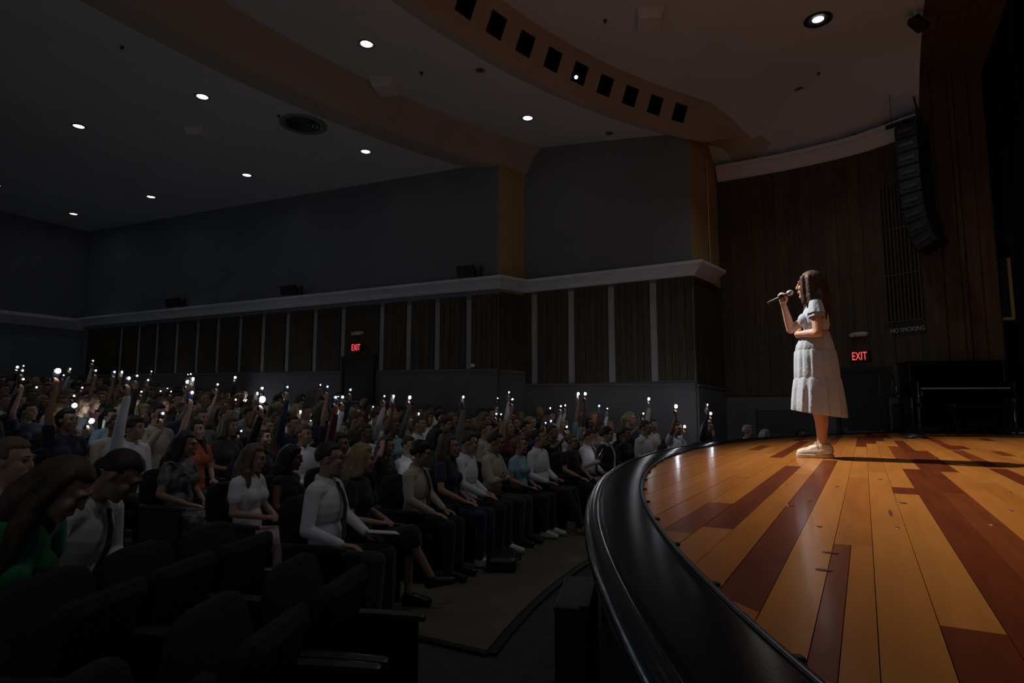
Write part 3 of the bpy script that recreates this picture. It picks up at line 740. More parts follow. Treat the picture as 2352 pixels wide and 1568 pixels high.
# ---- vents
t = thing('tall_vent', 'tall wall vent of thin vertical bars beside the proscenium', 'vent')
sA = oncw(2034, 600)[1]; sB = min(sA+0.62, _cs[-1]-0.02)
nbar = 10
for k in range(nbar):
    s_ = sA+(sB-sA)*k/(nbar-1); q, ang = cw_at(s_, 0.055)
    m = MB(); m.box(-0.012, 0.012, -0.02, 0.02, 3.12, 5.75); o = m.build('bar', M_wallwood2, t); o.location = (q[0], q[1], 0); o.rotation_euler = (0, 0, ang)
for z in (3.1, 3.98, 4.86, 5.74):
    m = MB(); m.sweep([tuple(cw_at(s_)[0]) for s_ in np.linspace(sA-0.02, sB+0.01, 6)], [(-0.03, z), (-0.08, z), (-0.08, z+0.025), (-0.03, z+0.025)]); m.build('rail', M_wallwood2, t)
m = MB(); m.sweep([tuple(cw_at(s_)[0]) for s_ in np.linspace(sA-0.01, sB, 6)], [(-0.022, 3.12), (-0.034, 3.12), (-0.034, 5.74), (-0.022, 5.74)]); m.build('backing', M_black, t)
t = thing('floor_register', 'wide low air grille of horizontal slats under the curved wall', 'vent')
a, b = oncw(1740, 960)[1], oncw(1862, 960)[1]
for k in range(11):
    z = 0.98+k*0.045; m = MB(); m.sweep([tuple(cw_at(s_)[0]) for s_ in np.linspace(a, b, 5)], [(-0.05, z), (-0.09, z-0.012), (-0.092, z-0.006), (-0.052, z+0.008)]); m.build('slat', M_dado, t)
m = MB()
for z in (0.94, 1.47): m.sweep([tuple(cw_at(s_)[0]) for s_ in np.linspace(a-0.03, b+0.03, 5)], [(-0.045, z), (-0.1, z), (-0.1, z+0.025), (-0.045, z+0.025)])
for s_ in (a-0.03, b+0.03):
    q, ang = cw_at(s_, 0.07); Mx = Matrix.Translation((q[0], q[1], 0)) @ Matrix.Rotation(ang, 4, 'Z'); m.box(-0.012, 0.012, -0.03, 0.03, 0.94, 1.49, Mx)
m.build('frame', M_dado, t)

# ================================================================== HANGING SPEAKER
LX, LY = 12.86, -1.03
t = thing('line_array_speaker', 'tall black curved line array loudspeaker hanging beside the proscenium', 'loudspeaker', (LX, LY, 4.3), math.radians(-24))
zc = 2.25; yo = 0.0
for k in range(9):
    tilt = math.radians([0, 0, 0, 0, 2, 5, 10, 17, 26][k]); h_ = 0.262
    zc -= h_*math.cos(tilt)*0.98; yo -= h_*math.sin(tilt)*0.55
    Mx = Matrix.Translation((0, yo, zc+h_/2)) @ Matrix.Rotation(-tilt, 4, 'X')
    m = MB(); m.bbox(-0.27, 0.27, -0.17, 0.20, -h_/2+0.006, h_/2-0.006, 0.018, Mx); cab = m.build('cabinet', M_rubber, t)
    m = MB(); m.bbox(-0.24, 0.24, 0.20, 0.215, -h_/2+0.025, h_/2-0.025, 0.006, Mx); m.build('grille', M_black, cab)
    for q in (-0.285, 0.268):
        m = MB(); m.box(q, q+0.017, -0.1, 0.14, -0.03, 0.03, Mx); m.build('side_rail', M_steel, cab)
m = MB(); m.box(-0.27, -0.23, -0.2, 0.34, 2.26, 2.33); m.box(0.23, 0.27, -0.2, 0.34, 2.26, 2.33); m.box(-0.27, 0.27, -0.02, 0.04, 2.27, 2.32); m.build('flying_frame', M_black, t)
zt = stage_ceiling_z(LX, LY)-4.3
m = MB(); m.tube([(-0.1, 0.3, 2.3), (-0.1, 0.3, zt)], 0.006, 6); m.build('hanging_wire', M_steel, t)
m = MB(); m.tube([(0.18, -0.05, 2.3), (0.16, -0.08, 2.5), (0.13, -0.02, 2.75), (0.13, 0.0, zt)], 0.016, 7); m.tube([(0.2, -0.02, 2.3), (0.19, -0.02, 2.6), (0.14, 0.0, 2.95), (0.13, 0.0, zt)], 0.012, 7); m.build('hanging_cable', M_rubber, t, True)
t = thing('wall_camera', 'small black box camera high at the proscenium head', 'camera', (11.1, -1.06, 7.52), 0.9)
m = MB(); m.bbox(-0.09, 0.09, -0.14, 0.14, -0.06, 0.06, 0.015, Matrix.Rotation(0.35, 4, 'X')); m.build('body', M_black, t)
m = MB(); m.box(-0.02, 0.02, 0.0, 0.05, 0.03, 0.25); m.build('bracket', M_cornice, t)
m = MB(); m.lathe([(0, 0), (0.05, 0), (0.05, 0.03), (0, 0.03)], 14, M=Matrix.Rotation(0.35, 4, 'X') @ Matrix.Translation((0, -0.13, 0)) @ Matrix.Rotation(PI/2, 4, 'X')); m.build('lens', M_steel, t)
# ================================================================== PIANO, BENCH, STANDS
pz = facing(-0.92, -0.39)
t = thing('upright_piano', 'black upright piano with open keyboard at the side of the stage', 'piano', (12.36, -1.47, STZ), pz)
Wd = 0.75
m = MB(); m.bbox(-Wd+0.03, Wd-0.03, 0.26, 0.60, 0.10, 1.16, 0.01); m.build('case', M_piano, t)
for s_ in (-1, 1):
    m = MB(); a = s_*Wd; x0, x1 = min(a, a-s_*0.05), max(a, a-s_*0.05)
    m.bbox(x0, x1, 0.0, 0.60, 0.58, 0.86, 0.012); m.bbox(x0, x1, 0.22, 0.60, 0.05, 1.17, 0.01); m.build('side_panel', M_piano, t)
    m = MB(); m.lathe([(0.045, 0.58), (0.04, 0.5), (0.028, 0.42), (0.032, 0.2), (0.042, 0.1), (0.035, 0.06)], 14, c=(s_*(Wd-0.03), 0.06, 0)); m.bbox(s_*(Wd-0.03)-0.04, s_*(Wd-0.03)+0.04, -0.02, 0.3, 0.04, 0.1, 0.01); m.build('leg', M_piano, t, False)
    for y_ in (0.05, 0.5):
        m = MB(); m.lathe([(0, -0.012), (0.03, -0.012), (0.03, 0.012), (0, 0.012)], 14, M=Matrix.Translation((s_*(Wd-0.04), y_, 0.032)) @ Matrix.Rotation(PI/2, 4, 'Y')); m.build('caster', M_brass, t)
m = MB(); m.bbox(-Wd-0.01, Wd+0.01, 0.20, 0.62, 1.17, 1.20, 0.008); m.build('lid', M_piano, t)
m = MB(); m.bbox(-Wd+0.05, Wd-0.05, 0.24, 0.27, 0.84, 1.15, 0.008); m.build('front_panel', M_piano, t)
m = MB(); m.bbox(-Wd+0.05, Wd-0.05, 0.24, 0.27, 0.12, 0.60, 0.008); m.build('lower_panel', M_piano, t)
m = MB(); m.bbox(-Wd+0.05, Wd-0.05, 0.0, 0.26, 0.60, 0.70, 0.01); m.bbox(-Wd+0.05, Wd-0.05, -0.005, 0.03, 0.70, 0.725, 0.006); m.build('key_bed', M_piano, t)
m = MB(); m.bbox(-Wd+0.06, Wd-0.06, 0.19, 0.235, 0.745, 0.85, 0.01, Matrix.Translation((0, 0, 0))); m.build('fallboard', M_piano, t)
kw = (2*Wd-0.16)/52
m = MB()
for k in range(52): m.bbox(-Wd+0.08+k*kw+0.0007, -Wd+0.08+(k+1)*kw-0.0007, 0.035, 0.19, 0.722, 0.748, 0.002)
m.build('white_keys', M_ivory, t)
m = MB()
for k in range(51):
    if (k+5) % 7 in (0, 1, 3, 4, 5): m.bbox(-Wd+0.08+(k+1)*kw-0.006, -Wd+0.08+(k+1)*kw+0.006, 0.085, 0.19, 0.746, 0.762, 0.003)
m.build('black_keys', M_rubber, t)
m = MB(); m.bbox(-0.3, 0.3, 0.17, 0.235, 0.86, 0.872, 0.004); m.build('music_shelf', M_piano, t)
for k in (-1, 0, 1):
    m = MB(); m.bbox(k*0.09-0.02, k*0.09+0.02, 0.12, 0.26, 0.06, 0.075, 0.005); m.build('pedal', M_brass, t)
t = thing('piano_bench', 'black padded piano bench with four square legs', 'bench', (11.93, -1.50, STZ), pz)
m = MB(); m.bbox(-0.40, 0.40, -0.17, 0.17, 0.43, 0.48, 0.015); m.build('seat', M_piano, t)
m = MB(); m.bbox(-0.37, 0.37, -0.14, 0.14, 0.37, 0.43, 0.006); m.build('apron', M_piano, t)
for sx in (-1, 1):
    for sy in (-1, 1):
        m = MB(); x, y = sx*0.355, sy*0.125; m.loft([[(x-w_, y-w_, z), (x+w_, y-w_, z), (x+w_, y+w_, z), (x-w_, y+w_, z)] for w_, z in ((0.016, 0), (0.024, 0.43))]); m.build('leg', M_piano, t)
def mic_stand(label, loc, h_, boom_a, boom_b, mic=True):
    t = thing('microphone_stand', label, 'microphone stand', loc, 0.3, 'microphone stands by the piano')
    m = MB(); m.lathe([(0.0, 0), (0.13, 0), (0.13, 0.015), (0.03, 0.03), (0.016, 0.05), (0, 0.05)], 22); m.build('base', M_steel, t, True)
    for k in range(3):
        a = k*2.1+0.5; m = MB(); m.cap((0.02*math.cos(a), 0.02*math.sin(a), 0.12), 0.008, (0.27*math.cos(a), 0.27*math.sin(a), 0.012), 0.008, 7); m.build('leg', M_steel, t)
    m = MB(); m.tube([(0, 0, 0.03), (0, 0, h_)], 0.0105, 8); m.lathe([(0, h_*0.55), (0.018, h_*0.55), (0.018, h_*0.55+0.07), (0, h_*0.55+0.07)], 10); m.build('pole', M_steel, t, True)
    m = MB(); m.cap((-0.015, 0, h_), 0.018, (0.015, 0, h_), 0.018, 8); m.build('clutch', M_rubber, t, True)
    m = MB(); m.tube([boom_a, boom_b], 0.008, 7); m.build('boom', M_steel, t, True)
    if mic:
        a, b = np.array(boom_a), np.array(boom_b); d = (a-b)/np.linalg.norm(a-b)
        m = MB(); m.tube([b, b-d*0.15], [0.012, 0.017], 10); m.ell(b-d*0.17, (0.025, 0.025, 0.028)); m.build('microphone', M_chrome, t, True)
    return t
P = onz(2027, 990, STZ); mic_stand('black microphone stand with slanting boom nearest the singer', (P[0], P[1], STZ), 1.08, (0.02, 0.0, 1.10), (-0.10, 0.42, 0.62), False)
P = onz(2056, 990, STZ); mic_stand('microphone stand with raised boom beside the amplifier', (P[0]-0.1, P[1], STZ), 1.0, (-0.02, 0.05, 1.33), (0.0, -0.06, 0.80))
t = thing('stage_amplifier', 'low black amplifier box behind the microphone stands', 'amplifier', (12.72, -0.62, STZ), facing(-0.95, -0.2))
m = MB(); m.bbox(-0.24, 0.24, -0.02, 0.24, 0.03, 0.62, 0.02); m.build('cabinet', M_rubber, t)
m = MB(); m.bbox(-0.21, 0.21, -0.03, -0.018, 0.06, 0.47, 0.005); m.build('grille', M_black, t)
m = MB(); m.bbox(-0.21, 0.21, -0.032, -0.018, 0.49, 0.59, 0.005); m.build('control_panel', M_steel, t)
m = MB(); m.tube([(-0.1, 0.1, 0.62), (-0.1, 0.1, 0.65), (0.1, 0.1, 0.65), (0.1, 0.1, 0.62)], 0.01, 7); m.build('handle', M_rubber, t)
for sx in (-1, 1):
    for y_ in (0.03, 0.2):
        m = MB(); m.lathe([(0, 0), (0.02, 0), (0.02, 0.035), (0, 0.035)], 10, c=(sx*0.2, y_, 0)); m.build('foot', M_rubber, t)
P = onz(2093, 1001, STZ); cr = random.Random(3)
for k, (dx, dy, lab) in enumerate([(0, 0, 'tangled coil of black cable on the boards before the piano, upper'), (-0.75, 0.02, 'flat coil of black cable on the boards before the piano, lower')]):
    pts = []
    for j in range(110):
        a = j*0.42; rr = 0.17+0.05*math.sin(j*0.37)+cr.uniform(-0.015, 0.015)
        pts.append((P[0]+dx+rr*1.6*math.cos(a), P[1]+dy+rr*0.75*math.sin(a), STZ+0.012+0.018*abs(math.sin(j*0.9))+0.012*(j/110)))
    m = MB(); m.tube(pts, 0.0075, 6); tag(m.build('cable_coil', M_rubber, None, True), lab, 'cable', 'cables on the stage')
pts = [(P[0]-0.05, P[1]-0.12, STZ+0.012), (11.1, -0.85, STZ+0.009), (11.25, -1.2, STZ+0.009), (11.3, -1.6, STZ+0.009), (11.35, -2.0, STZ+0.009), (11.2, -2.4, STZ+0.009)]
m = MB(); m.tube(pts, 0.009, 6); tag(m.build('floor_cable', M_rubber, None, True), 'single black cable running past the piano bench', 'cable', 'cables on the stage')
t = thing('board_edge', 'pale narrow upright board edge with short foot beside the black curtain', 'board', (13.36, -2.30, 3.04), 0.2)
m = MB(); m.box(-0.02, 0.02, -0.03, 0.02, 0.0, 1.05); m.build('upright', M_tanwall, t)
m = MB(); m.box(-0.02, 0.02, -0.02, 0.16, -0.03, 0.02); m.build('foot', M_tanwall, t)
m = MB(); m.box(-0.015, 0.0, 0.02, 0.14, 0.02, 1.05); m.build('dark_panel', M_black, t)
# road case against the stage front
a_ = math.atan2(3.02-C0[0], 1.26-C0[1]); x, y = polar(R_OUT+0.055, a_)
t = thing('road_case', 'narrow black equipment case with metal catches against the stage front', 'equipment case', (x, y, -0.02), -a_)
m = MB(); m.bbox(-0.45, 0.05, -0.08, 0.08, 0.0, 0.66, 0.01); m.build('body', M_rubber, t)
for z in (0.02, 0.64):
    m = MB(); m.box(-0.455, 0.055, 0.07, 0.085, z-0.012, z+0.012); m.build('edge_trim', M_steel, t)
for z in (0.16, 0.34, 0.5):
    for x_ in (-0.36, -0.05):
        m = MB(); m.bbox(x_-0.035, x_+0.035, 0.08, 0.092, z-0.03, z+0.03, 0.004); m.build('catch', M_chrome, t)
# things on the floor by the front row
def bottle(label, loc, body, cap_m, h_=0.24, r_=0.038):
    t = thing('drink_bottle', label, 'bottle', loc)
    m = MB(); m.lathe([(0, 0), (r_, 0), (r_*1.02, 0.01), (r_*0.96, h_*0.5), (r_, h_*0.8), (r_*0.75, h_*0.87), (r_*0.7, h_*0.88), (0, h_*0.88)], 20); m.build('body', body, t, True)
    m = MB(); m.lathe([(0, h_*0.87), (r_*0.8, h_*0.87), (r_*0.82, h_*1.0), (r_*0.5, h_*1.03), (0, h_*1.03)], 20); m.build('lid', cap_m, t, True)
    m = MB(); m.tube([(r_*0.5, 0, h_*1.0), (r_*0.7, 0, h_*1.12), (-r_*0.2, 0, h_*1.15), (-r_*0.5, 0, h_*1.02)], 0.005, 6); m.build('carry_loop', cap_m, t, True)
P = onz(820, 1402, 0); bottle('tall translucent tumbler bottle beside the seat of the man with glasses', (P[0], P[1], 0), mat('tumbler_plastic', (0.16, 0.15, 0.19), 0.25), mat('tumbler_lid', (0.02, 0.02, 0.035), 0.4), 0.30, 0.042)
P = onz(1168, 1262, 0); bottle('purple drink bottle with yellow lid on the floor by the front row', (P[0]-0.1, P[1]+0.1, 0), mat('purple_plastic', (0.12, 0.11, 0.28), 0.35), mat('yellow_lid', (0.55, 0.45, 0.08), 0.4), 0.24, 0.04)
P = onz(1155, 1312, 0)
t = thing('bag_case', 'low black soft case lying on the floor by the front row', 'case', (P[0]+0.15, P[1]+0.1, 0), 0.5)
m = MB(); m.bbox(-0.24, 0.24, -0.14, 0.14, 0.0, 0.13, 0.03); m.build('body', M_rubber, t)
m = MB(); m.tube([(-0.07, -0.14, 0.07), (-0.07, -0.18, 0.09), (0.07, -0.18, 0.09), (0.07, -0.14, 0.07)], 0.009, 7); m.build('handle', M_rubber, t)
m = MB(); m.tube([(-0.235, -0.11, 0.10), (-0.2, -0.145, 0.10), (0.2, -0.145, 0.10), (0.235, -0.11, 0.10)], 0.004, 6); m.build('zip', M_steel, t)
P = onz(672, 1372, 0)
t = thing('tote_bag', 'crumpled yellow and black fabric bag under the aisle seat', 'bag', (P[0]+0.12, P[1]+0.12, 0), 0.6)
m = MB(); rg = []
for k in range(9):
    z = 0.27*k/8; w_ = 0.13*(1-0.35*(k/8)**2); d_ = 0.085*(1-0.6*(k/8)); rg.append([((w_+0.014*math.sin(5*u+k))*math.cos(u)+0.03*k/8, (d_+0.012*math.cos(4*u+k*1.3))*math.sin(u), z) for u in (2*PI*i/20 for i in range(20))])
m.loft(rg); m.build('body', mat('mustard_fabric', (0.28, 0.18, 0.035), 0.8, var=0.5, scale=9, bump=0.3), t, True)
m = MB(); m.tube([(-0.05, 0, 0.26), (-0.06, -0.05, 0.34), (0.06, -0.06, 0.36), (0.09, 0, 0.26)], 0.008, 7); m.build('strap', M_rubber, t, True)
# ================================================================== PEOPLE
def RX(a): c, s = math.cos(a), math.sin(a); return np.array([[1, 0, 0], [0, c, -s], [0, s, c]])
def RZ(a): c, s = math.cos(a), math.sin(a); return np.array([[c, -s, 0], [s, c, 0], [0, 0, 1.0]])
def unit(v): v = np.array(v, float); return v/np.linalg.norm(v)
def solid(name, elems, voxel, smooth=3, grow=0.0, fac=0.5):
    """one continuous skin grown over tapered limbs and ellipsoids"""
    m = MB()
    for e in elems:
        if e[0] == 'c': m.cap(e[1], e[2]+grow, e[3], e[4]+grow, 10)
        else: m.ell(e[1], tuple(q+grow for q in e[2]), e[3] if len(e) > 3 else None)
    me = m.mesh('tmp'); o = bpy.data.objects.new('tmp', me); COL.objects.link(o)
    md = o.modifiers.new('r', 'REMESH'); md.mode = 'VOXEL'; md.voxel_size = voxel
    if smooth:
        sm = o.modifiers.new('s', 'SMOOTH'); sm.iterations = smooth; sm.factor = fac
    bpy.context.view_layer.update()
    out = bpy.data.meshes.new_from_object(o.evaluated_get(bpy.context.evaluated_depsgraph_get()))
    out.name = name; out.shade_smooth()
    bpy.data.objects.remove(o); bpy.data.meshes.remove(me)
    out.materials.clear(); out.materials.append(M_black)
    return out
def hand(Wp, d, n, right, curl=0.35, s=1.0, spread=0.0):
    d = unit(d); n = unit(np.array(n, float)-d*(np.dot(n, d))); t = np.cross(d, n)*(1 if right else -1)
    Wp = np.array(Wp, float); E = []
    offs = (0.027, 0.009, -0.009, -0.026); lens = (0.068, 0.077, 0.072, 0.056)
    for k in range(4):
        kn = Wp+(d*(0.084-0.004*abs(k-1))+t*offs[k])*s
        E.append(('c', Wp+(d*0.012+t*offs[k]*0.55)*s, 0.0155*s, kn, 0.0115*s))
        p = kn; a = curl*0.6; rr = 0.0092*s
        for q, f_ in enumerate((0.45, 0.32, 0.23)):
            dd = d*math.cos(a)+n*math.sin(a)+t*spread*(1.5-k)
            p2 = p+unit(dd)*lens[k]*f_*s; E.append(('c', p, rr, p2, rr*0.92)); p = p2; a += curl; rr *= 0.93
    b = Wp+(d*0.022+t*0.018+n*0.006)*s; p1 = b+(d*0.026+t*0.026+n*0.012*(1+curl))*s; p2 = p1+(d*0.03+t*(0.012-0.02*min(curl, 1))+n*0.022*min(curl, 1.2))*s; p3 = p2+(d*0.022-t*0.012*min(curl, 1)+n*0.012*min(curl, 1))*s
    E += [('c', b, 0.016*s, p1, 0.012*s), ('c', p1, 0.0115*s, p2, 0.0105*s), ('c', p2, 0.0105*s, p3, 0.0085*s)]
    return E, t
# arm poses for the right arm: elbow, wrist, hand direction, palm normal, curl, has_phone
ARMS = {
    'lap':  ((-0.245, 0.03, 0.755), (-0.115, -0.17, 0.655), (0.35, -0.9, -0.12), (0.1, 0, -1), 0.25, False),
    'knee': ((-0.25, -0.03, 0.775), (-0.135, -0.25, 0.655), (0.1, -1, -0.15), (0.1, 0, -1), 0.3, False),
    'clasp': ((-0.235, 0.0, 0.755), (-0.07, -0.21, 0.70), (0.75, -0.6, 0.0), (0.2, 0.3, -0.9), 0.55, False),
    'cross': ((-0.235, -0.08, 0.76), (-0.0, -0.185, 0.80), (0.95, 0.05, 0.1), (0.1, 1, 0.0), 0.3, False),
    'low':  ((-0.25, -0.02, 0.765), (-0.10, -0.235, 0.84), (0.1, -0.45, 0.9), (0, 1, 0.5), 0.75, True),
    'mid':  ((-0.275, -0.15, 0.82), (-0.19, -0.27, 1.05), (0.0, -0.12, 1), (0, 1, 0.12), 0.75, True),
    'fwd':  ((-0.25, -0.22, 0.96), (-0.20, -0.41, 1.13), (0.05, -0.2, 1), (0, 1, 0.2), 0.75, True),
    'high': ((-0.275, -0.12, 1.20), (-0.235, -0.18, 1.45), (0.03, -0.06, 1), (0, 1, 0.06), 0.75, True),
    'top':  ((-0.225, -0.05, 1.275), (-0.20, -0.085, 1.535), (0.02, -0.03, 1), (0, 1, 0.03), 0.75, True),
    'hair': ((-0.36, -0.13, 1.12), (-0.165, -0.06, 1.22), (0.6, 0.5, 0.6), (0.8, 0.2, -0.4), 0.5, False),
    'side': ((-0.27, 0.03, 0.74), (-0.215, -0.21, 0.64), (0.05, -1, -0.1), (0.0, 0, -1), 0.35, False),
}
def head_elems(Hc, R, sex):
    H = lambda p: Hc+R @ np.array(p, float)
    k = 1.0 if sex == 'm' else 0.95
    E = [('e', H((0, 0.012, 0.03)), (0.076*k, 0.094*k, 0.088), R), ('e', H((0, -0.034, -0.04)), (0.058*k, 0.060*k, 0.078), R),
         ('e', H((0, -0.068, -0.097)), (0.024, 0.022, 0.019), R), ('c', H((0, -0.091, 0.018)), 0.009, H((0, -0.1065, -0.02)), 0.0112),
         ('c', H((-0.036, -0.078, 0.03)), 0.014, H((0.036, -0.078, 0.03)), 0.014), ('e', H((0, -0.090, -0.057)), (0.023, 0.0115, 0.012), R)]
    for s in (-1, 1):
        E += [('e', H((s*0.034*k, -0.066, -0.022)), (0.026, 0.026, 0.027), R), ('e', H((s*0.078*k, 0.012, -0.006)), (0.011, 0.021, 0.031), R)]
    return E
def hair_mesh(kind, Hc, R, voxel, sex='m', extra=(), length=None, hsm=3):
    H = lambda p: Hc+R @ np.array(p, float)
    k = 1.0 if sex == 'm' else 0.96
    m = MB(); rings = []; n, mm = 26, 16
    rad = np.array((0.086*k, 0.106*k, 0.099)); cen = np.array((0, 0.014, 0.034))
    if kind in ('quiff',): rad = rad*np.array((1, 1.02, 1.10))
    if kind in ('curly', 'curlyshort'): rad = rad*1.10
    for j in range(1, mm):
        tt = PI*j/mm-PI/2; ring = []
        for i in range(n):
            u = 2*PI*i/n; d = np.array((math.cos(tt)*math.cos(u), math.cos(tt)*math.sin(u), math.sin(tt)))
            f = 1.0+0.018*math.sin(7*u+3*tt)+0.014*math.sin(13*u-5*tt)
            if kind in ('curly', 'curlyshort'): f += 0.05*math.sin(9*u+4*tt)*math.cos(8*tt)
            front = -d[1]
            line = 0.50-0.10*abs(d[0])
            if front > 0.25 and d[2] < line: f = 0.80
            if d[2] < -0.25-0.45*max(0, -front) : f = min(f, 0.80)
            if kind in ('short', 'quiff') and abs(d[0]) > 0.6 and d[2] < 0.0 and front > -0.2: f = 0.82
            ring.append(tuple(H(cen+d*rad*f)))
        rings.append(ring)
    m.loft(rings)
    E = []
    if kind in ('long', 'longfront', 'pony', 'curly'):
        if kind == 'pony':
            E = [('c', H((0, 0.10, 0.05)), 0.03, H((0, 0.155, 0.0)), 0.03), ('c', H((0, 0.155, 0)), 0.03, H((0, 0.15, -0.17)), 0.02)]
        else:
            L = length or (0.40 if kind != 'curly' else 0.15); w = 1.0 if kind != 'curly' else 1.2
            E = [('c', H((0, 0.055, 0.03)), 0.075*w, H((0, 0.085, -0.12)), 0.080*w), ('c', H((-0.045, 0.08, -0.10)), 0.056*w, H((-0.06, 0.10, -L)), 0.036*w), ('c', H((0.045, 0.08, -0.10)), 0.056*w, H((0.06, 0.10, -L)), 0.036*w),
                 ('c', H((0, 0.09, -0.12)), 0.06*w, H((0, 0.115, -L)), 0.04*w)]
            for s in (-1, 1):
                E += [('c', H((s*0.066, 0.0, 0.06)), 0.030*w, H((s*0.080, 0.01, -0.10)), 0.032*w), ('c', H((s*0.080, 0.01, -0.10)), 0.034*w, H((s*0.095, -0.01 if kind == 'longfront' else 0.05, -L*0.85)), 0.028)]
                if kind == 'longfront': E += [('c', H((s*0.085, -0.01, -0.12)), 0.034, H((s*0.085, -0.075, -0.36)), 0.026)]
    if kind == 'bun': E = [('e', H((0, 0.125, 0.03)), (0.038, 0.034, 0.038)), ('c', H((0, 0.07, 0.04)), 0.07, H((0, 0.075, -0.02)), 0.065)]
    for e in extra:
        E = list(E)+[('c', H(e[0]), e[1], H(e[2]), e[3])]
    for e in E:
        if e[0] == 'c': m.cap(e[1], e[2], e[3], e[4], 12)
        else: m.ell(e[1], e[2])
    me = m.mesh('tmp'); o = bpy.data.objects.new('tmp', me); COL.objects.link(o)
    md = o.modifiers.new('r', 'REMESH'); md.mode = 'VOXEL'; md.voxel_size = voxel
    sm = o.modifiers.new('s', 'SMOOTH'); sm.iterations = hsm; sm.factor = 0.5
    bpy.context.view_layer.update()
    out = bpy.data.meshes.new_from_object(o.evaluated_get(bpy.context.evaluated_depsgraph_get())); out.name = 'hair'; out.shade_smooth()
    bpy.data.objects.remove(o); bpy.data.meshes.remove(me); out.materials.clear(); out.materials.append(M_black)
    return out
HC = np.array((0, -0.005, 1.213)); TOPZ = 1.34
def make_person(sex='m', armR='lap', armL='lap', yaw=0.0, pitch=0.0, lean=0.0, top='long', bottom='trousers', hair='short', tie=False, glasses=False,
                legs='normal', voxel=0.0095, shoes=True, jacket=False, face=True, collar=True):
    """seated figure facing local -Y, seat at z 0.43; returns parts and anchors"""
    hip = np.array((0, 0, 0.50)); RL = RX(lean); U = lambda p: hip+RL @ (np.array(p, float)-hip)
    f = 0.90 if sex == 'f' else 1.0; sw = 0.148 if sex == 'f' else 0.172
    Hc = U(HC); R = RZ(yaw) @ RX(lean*0.75+pitch)
    Hc = Hc+np.array((0, -0.10*math.sin(max(0, pitch)), -0.035*math.sin(max(0, pitch))))
    rt = lambda c, r: ('e', U(c), r, RL)
    torso = [rt((0, 0.015, 0.66), (0.142*f, 0.104, 0.16)), rt((0, 0.018, 0.87), (0.162*f, 0.114*f, 0.175)), ('c', U((-sw+0.04, 0.03, 0.995)), 0.062*f, U((sw-0.04, 0.03, 0.995)), 0.062*f), ('c', U((-0.06, 0.034, 1.022)), 0.046, U((0.06, 0.034, 1.022)), 0.046)]
    if sex == 'f': torso += [rt((-0.066, -0.07, 0.875), (0.056, 0.05, 0.055)), rt((0.066, -0.07, 0.875), (0.056, 0.05, 0.055))]
    pelvis = [('e', (0, 0.01, 0.505), (0.162, 0.125, 0.115)), ('c', (-0.06, -0.03, 0.49), 0.09, (0.06, -0.03, 0.49), 0.09)]
    neck = [('c', U((0, 0.035, 1.03)), 0.056*f, Hc+R @ np.array((0, 0.02, -0.06)), 0.05*f)]
    arms = {}; hands = []; anchors = {}
    for side, pn in (('R', armR), ('L', armL)):
        el, wr, hd, pn_, curl, ph = ARMS[pn]; mx = np.array((1, 1, 1)) if side == 'R' else np.array((-1, 1, 1))
        S = U(np.array((-sw-0.012, 0.03, 0.995))*mx); Eb = U(np.array(el)*mx); Wr = U(np.array(wr)*mx); hd = RL @ (np.array(hd)*mx); nn = RL @ (np.array(pn_)*mx)
        arms[side] = (S, Eb, Wr); he, t = hand(Wr, hd, nn, side == 'R', curl, 0.94 if sex == 'f' else 1.0); hands += he
        if ph:
            d = unit(hd); n = unit(nn-d*np.dot(nn, d)); anchors['phone'] = (Wr+d*0.125+n*0.026, d, n, np.cross(d, n))
        anchors['hand'+side] = Wr+unit(hd)*0.09
    if legs == 'normal': kn = {-1: ((-0.115, -0.425, 0.515), (-0.12, -0.41, 0.10)), 1: ((0.115, -0.425, 0.515), (0.12, -0.43, 0.10))}
    elif legs == 'out': kn = {-1: ((-0.11, -0.43, 0.52), (-0.10, -0.62, 0.11)), 1: ((0.11, -0.42, 0.515), (0.11, -0.50, 0.10))}
    else: kn = {-1: ((-0.02, -0.44, 0.60), (0.09, -0.60, 0.24)), 1: ((0.09, -0.42, 0.51), (0.10, -0.40, 0.10))}
    legE, trE, footE, shoeE = [], [], [], []
    for s in (-1, 1):
        hpj = (s*0.085, -0.01, 0.495); k_, a_ = kn[s]
        legE += [('c', hpj, 0.078*f, k_, 0.054*f), ('c', k_, 0.053*f, (np.array(k_)*0.6+np.array(a_)*0.4+np.array((0, 0.018, 0))), 0.05*f), ('c', (np.array(k_)*0.6+np.array(a_)*0.4+np.array((0, 0.018, 0))), 0.05*f, a_, 0.034*f)]
        trE += [('c', hpj, 0.092*f, k_, 0.068*f), ('c', k_, 0.066*f, a_, 0.054*f)]
        ft = np.array(a_)+np.array((0, -0.15, -0.062)) if legs != 'cross' or s == 1 else np.array(a_)+np.array((0.02, -0.15, -0.03))
        hl = np.array(a_)+np.array((0, 0.025, -0.06))
        footE += [('c', a_, 0.033, hl, 0.03), ('c', hl, 0.03, ft, 0.026)]
        shoeE.append([('c', np.array(a_)+np.array((0, 0.005, -0.015)), 0.044, hl, 0.038), ('c', hl+np.array((0, 0.0, 0.004)), 0.040, ft+np.array((0, -0.02, 0.004)), 0.036), ('c', np.array(a_)+np.array((0, -0.04, -0.025)), 0.038, ft+np.array((0, 0.0, 0.006)), 0.036)])
    armE = []
    for side in 'RL':
        S, Eb, Wr = arms[side]; armE += [('c', S, 0.050*f, Eb, 0.039*f), ('c', Eb, 0.040*f, Eb*0.6+Wr*0.4, 0.037*f), ('c', Eb*0.6+Wr*0.4, 0.037*f, Wr, 0.0255*f)]
    parts = []
    body = torso+pelvis+neck+head_elems(Hc, R, sex)+armE+hands+legE+footE
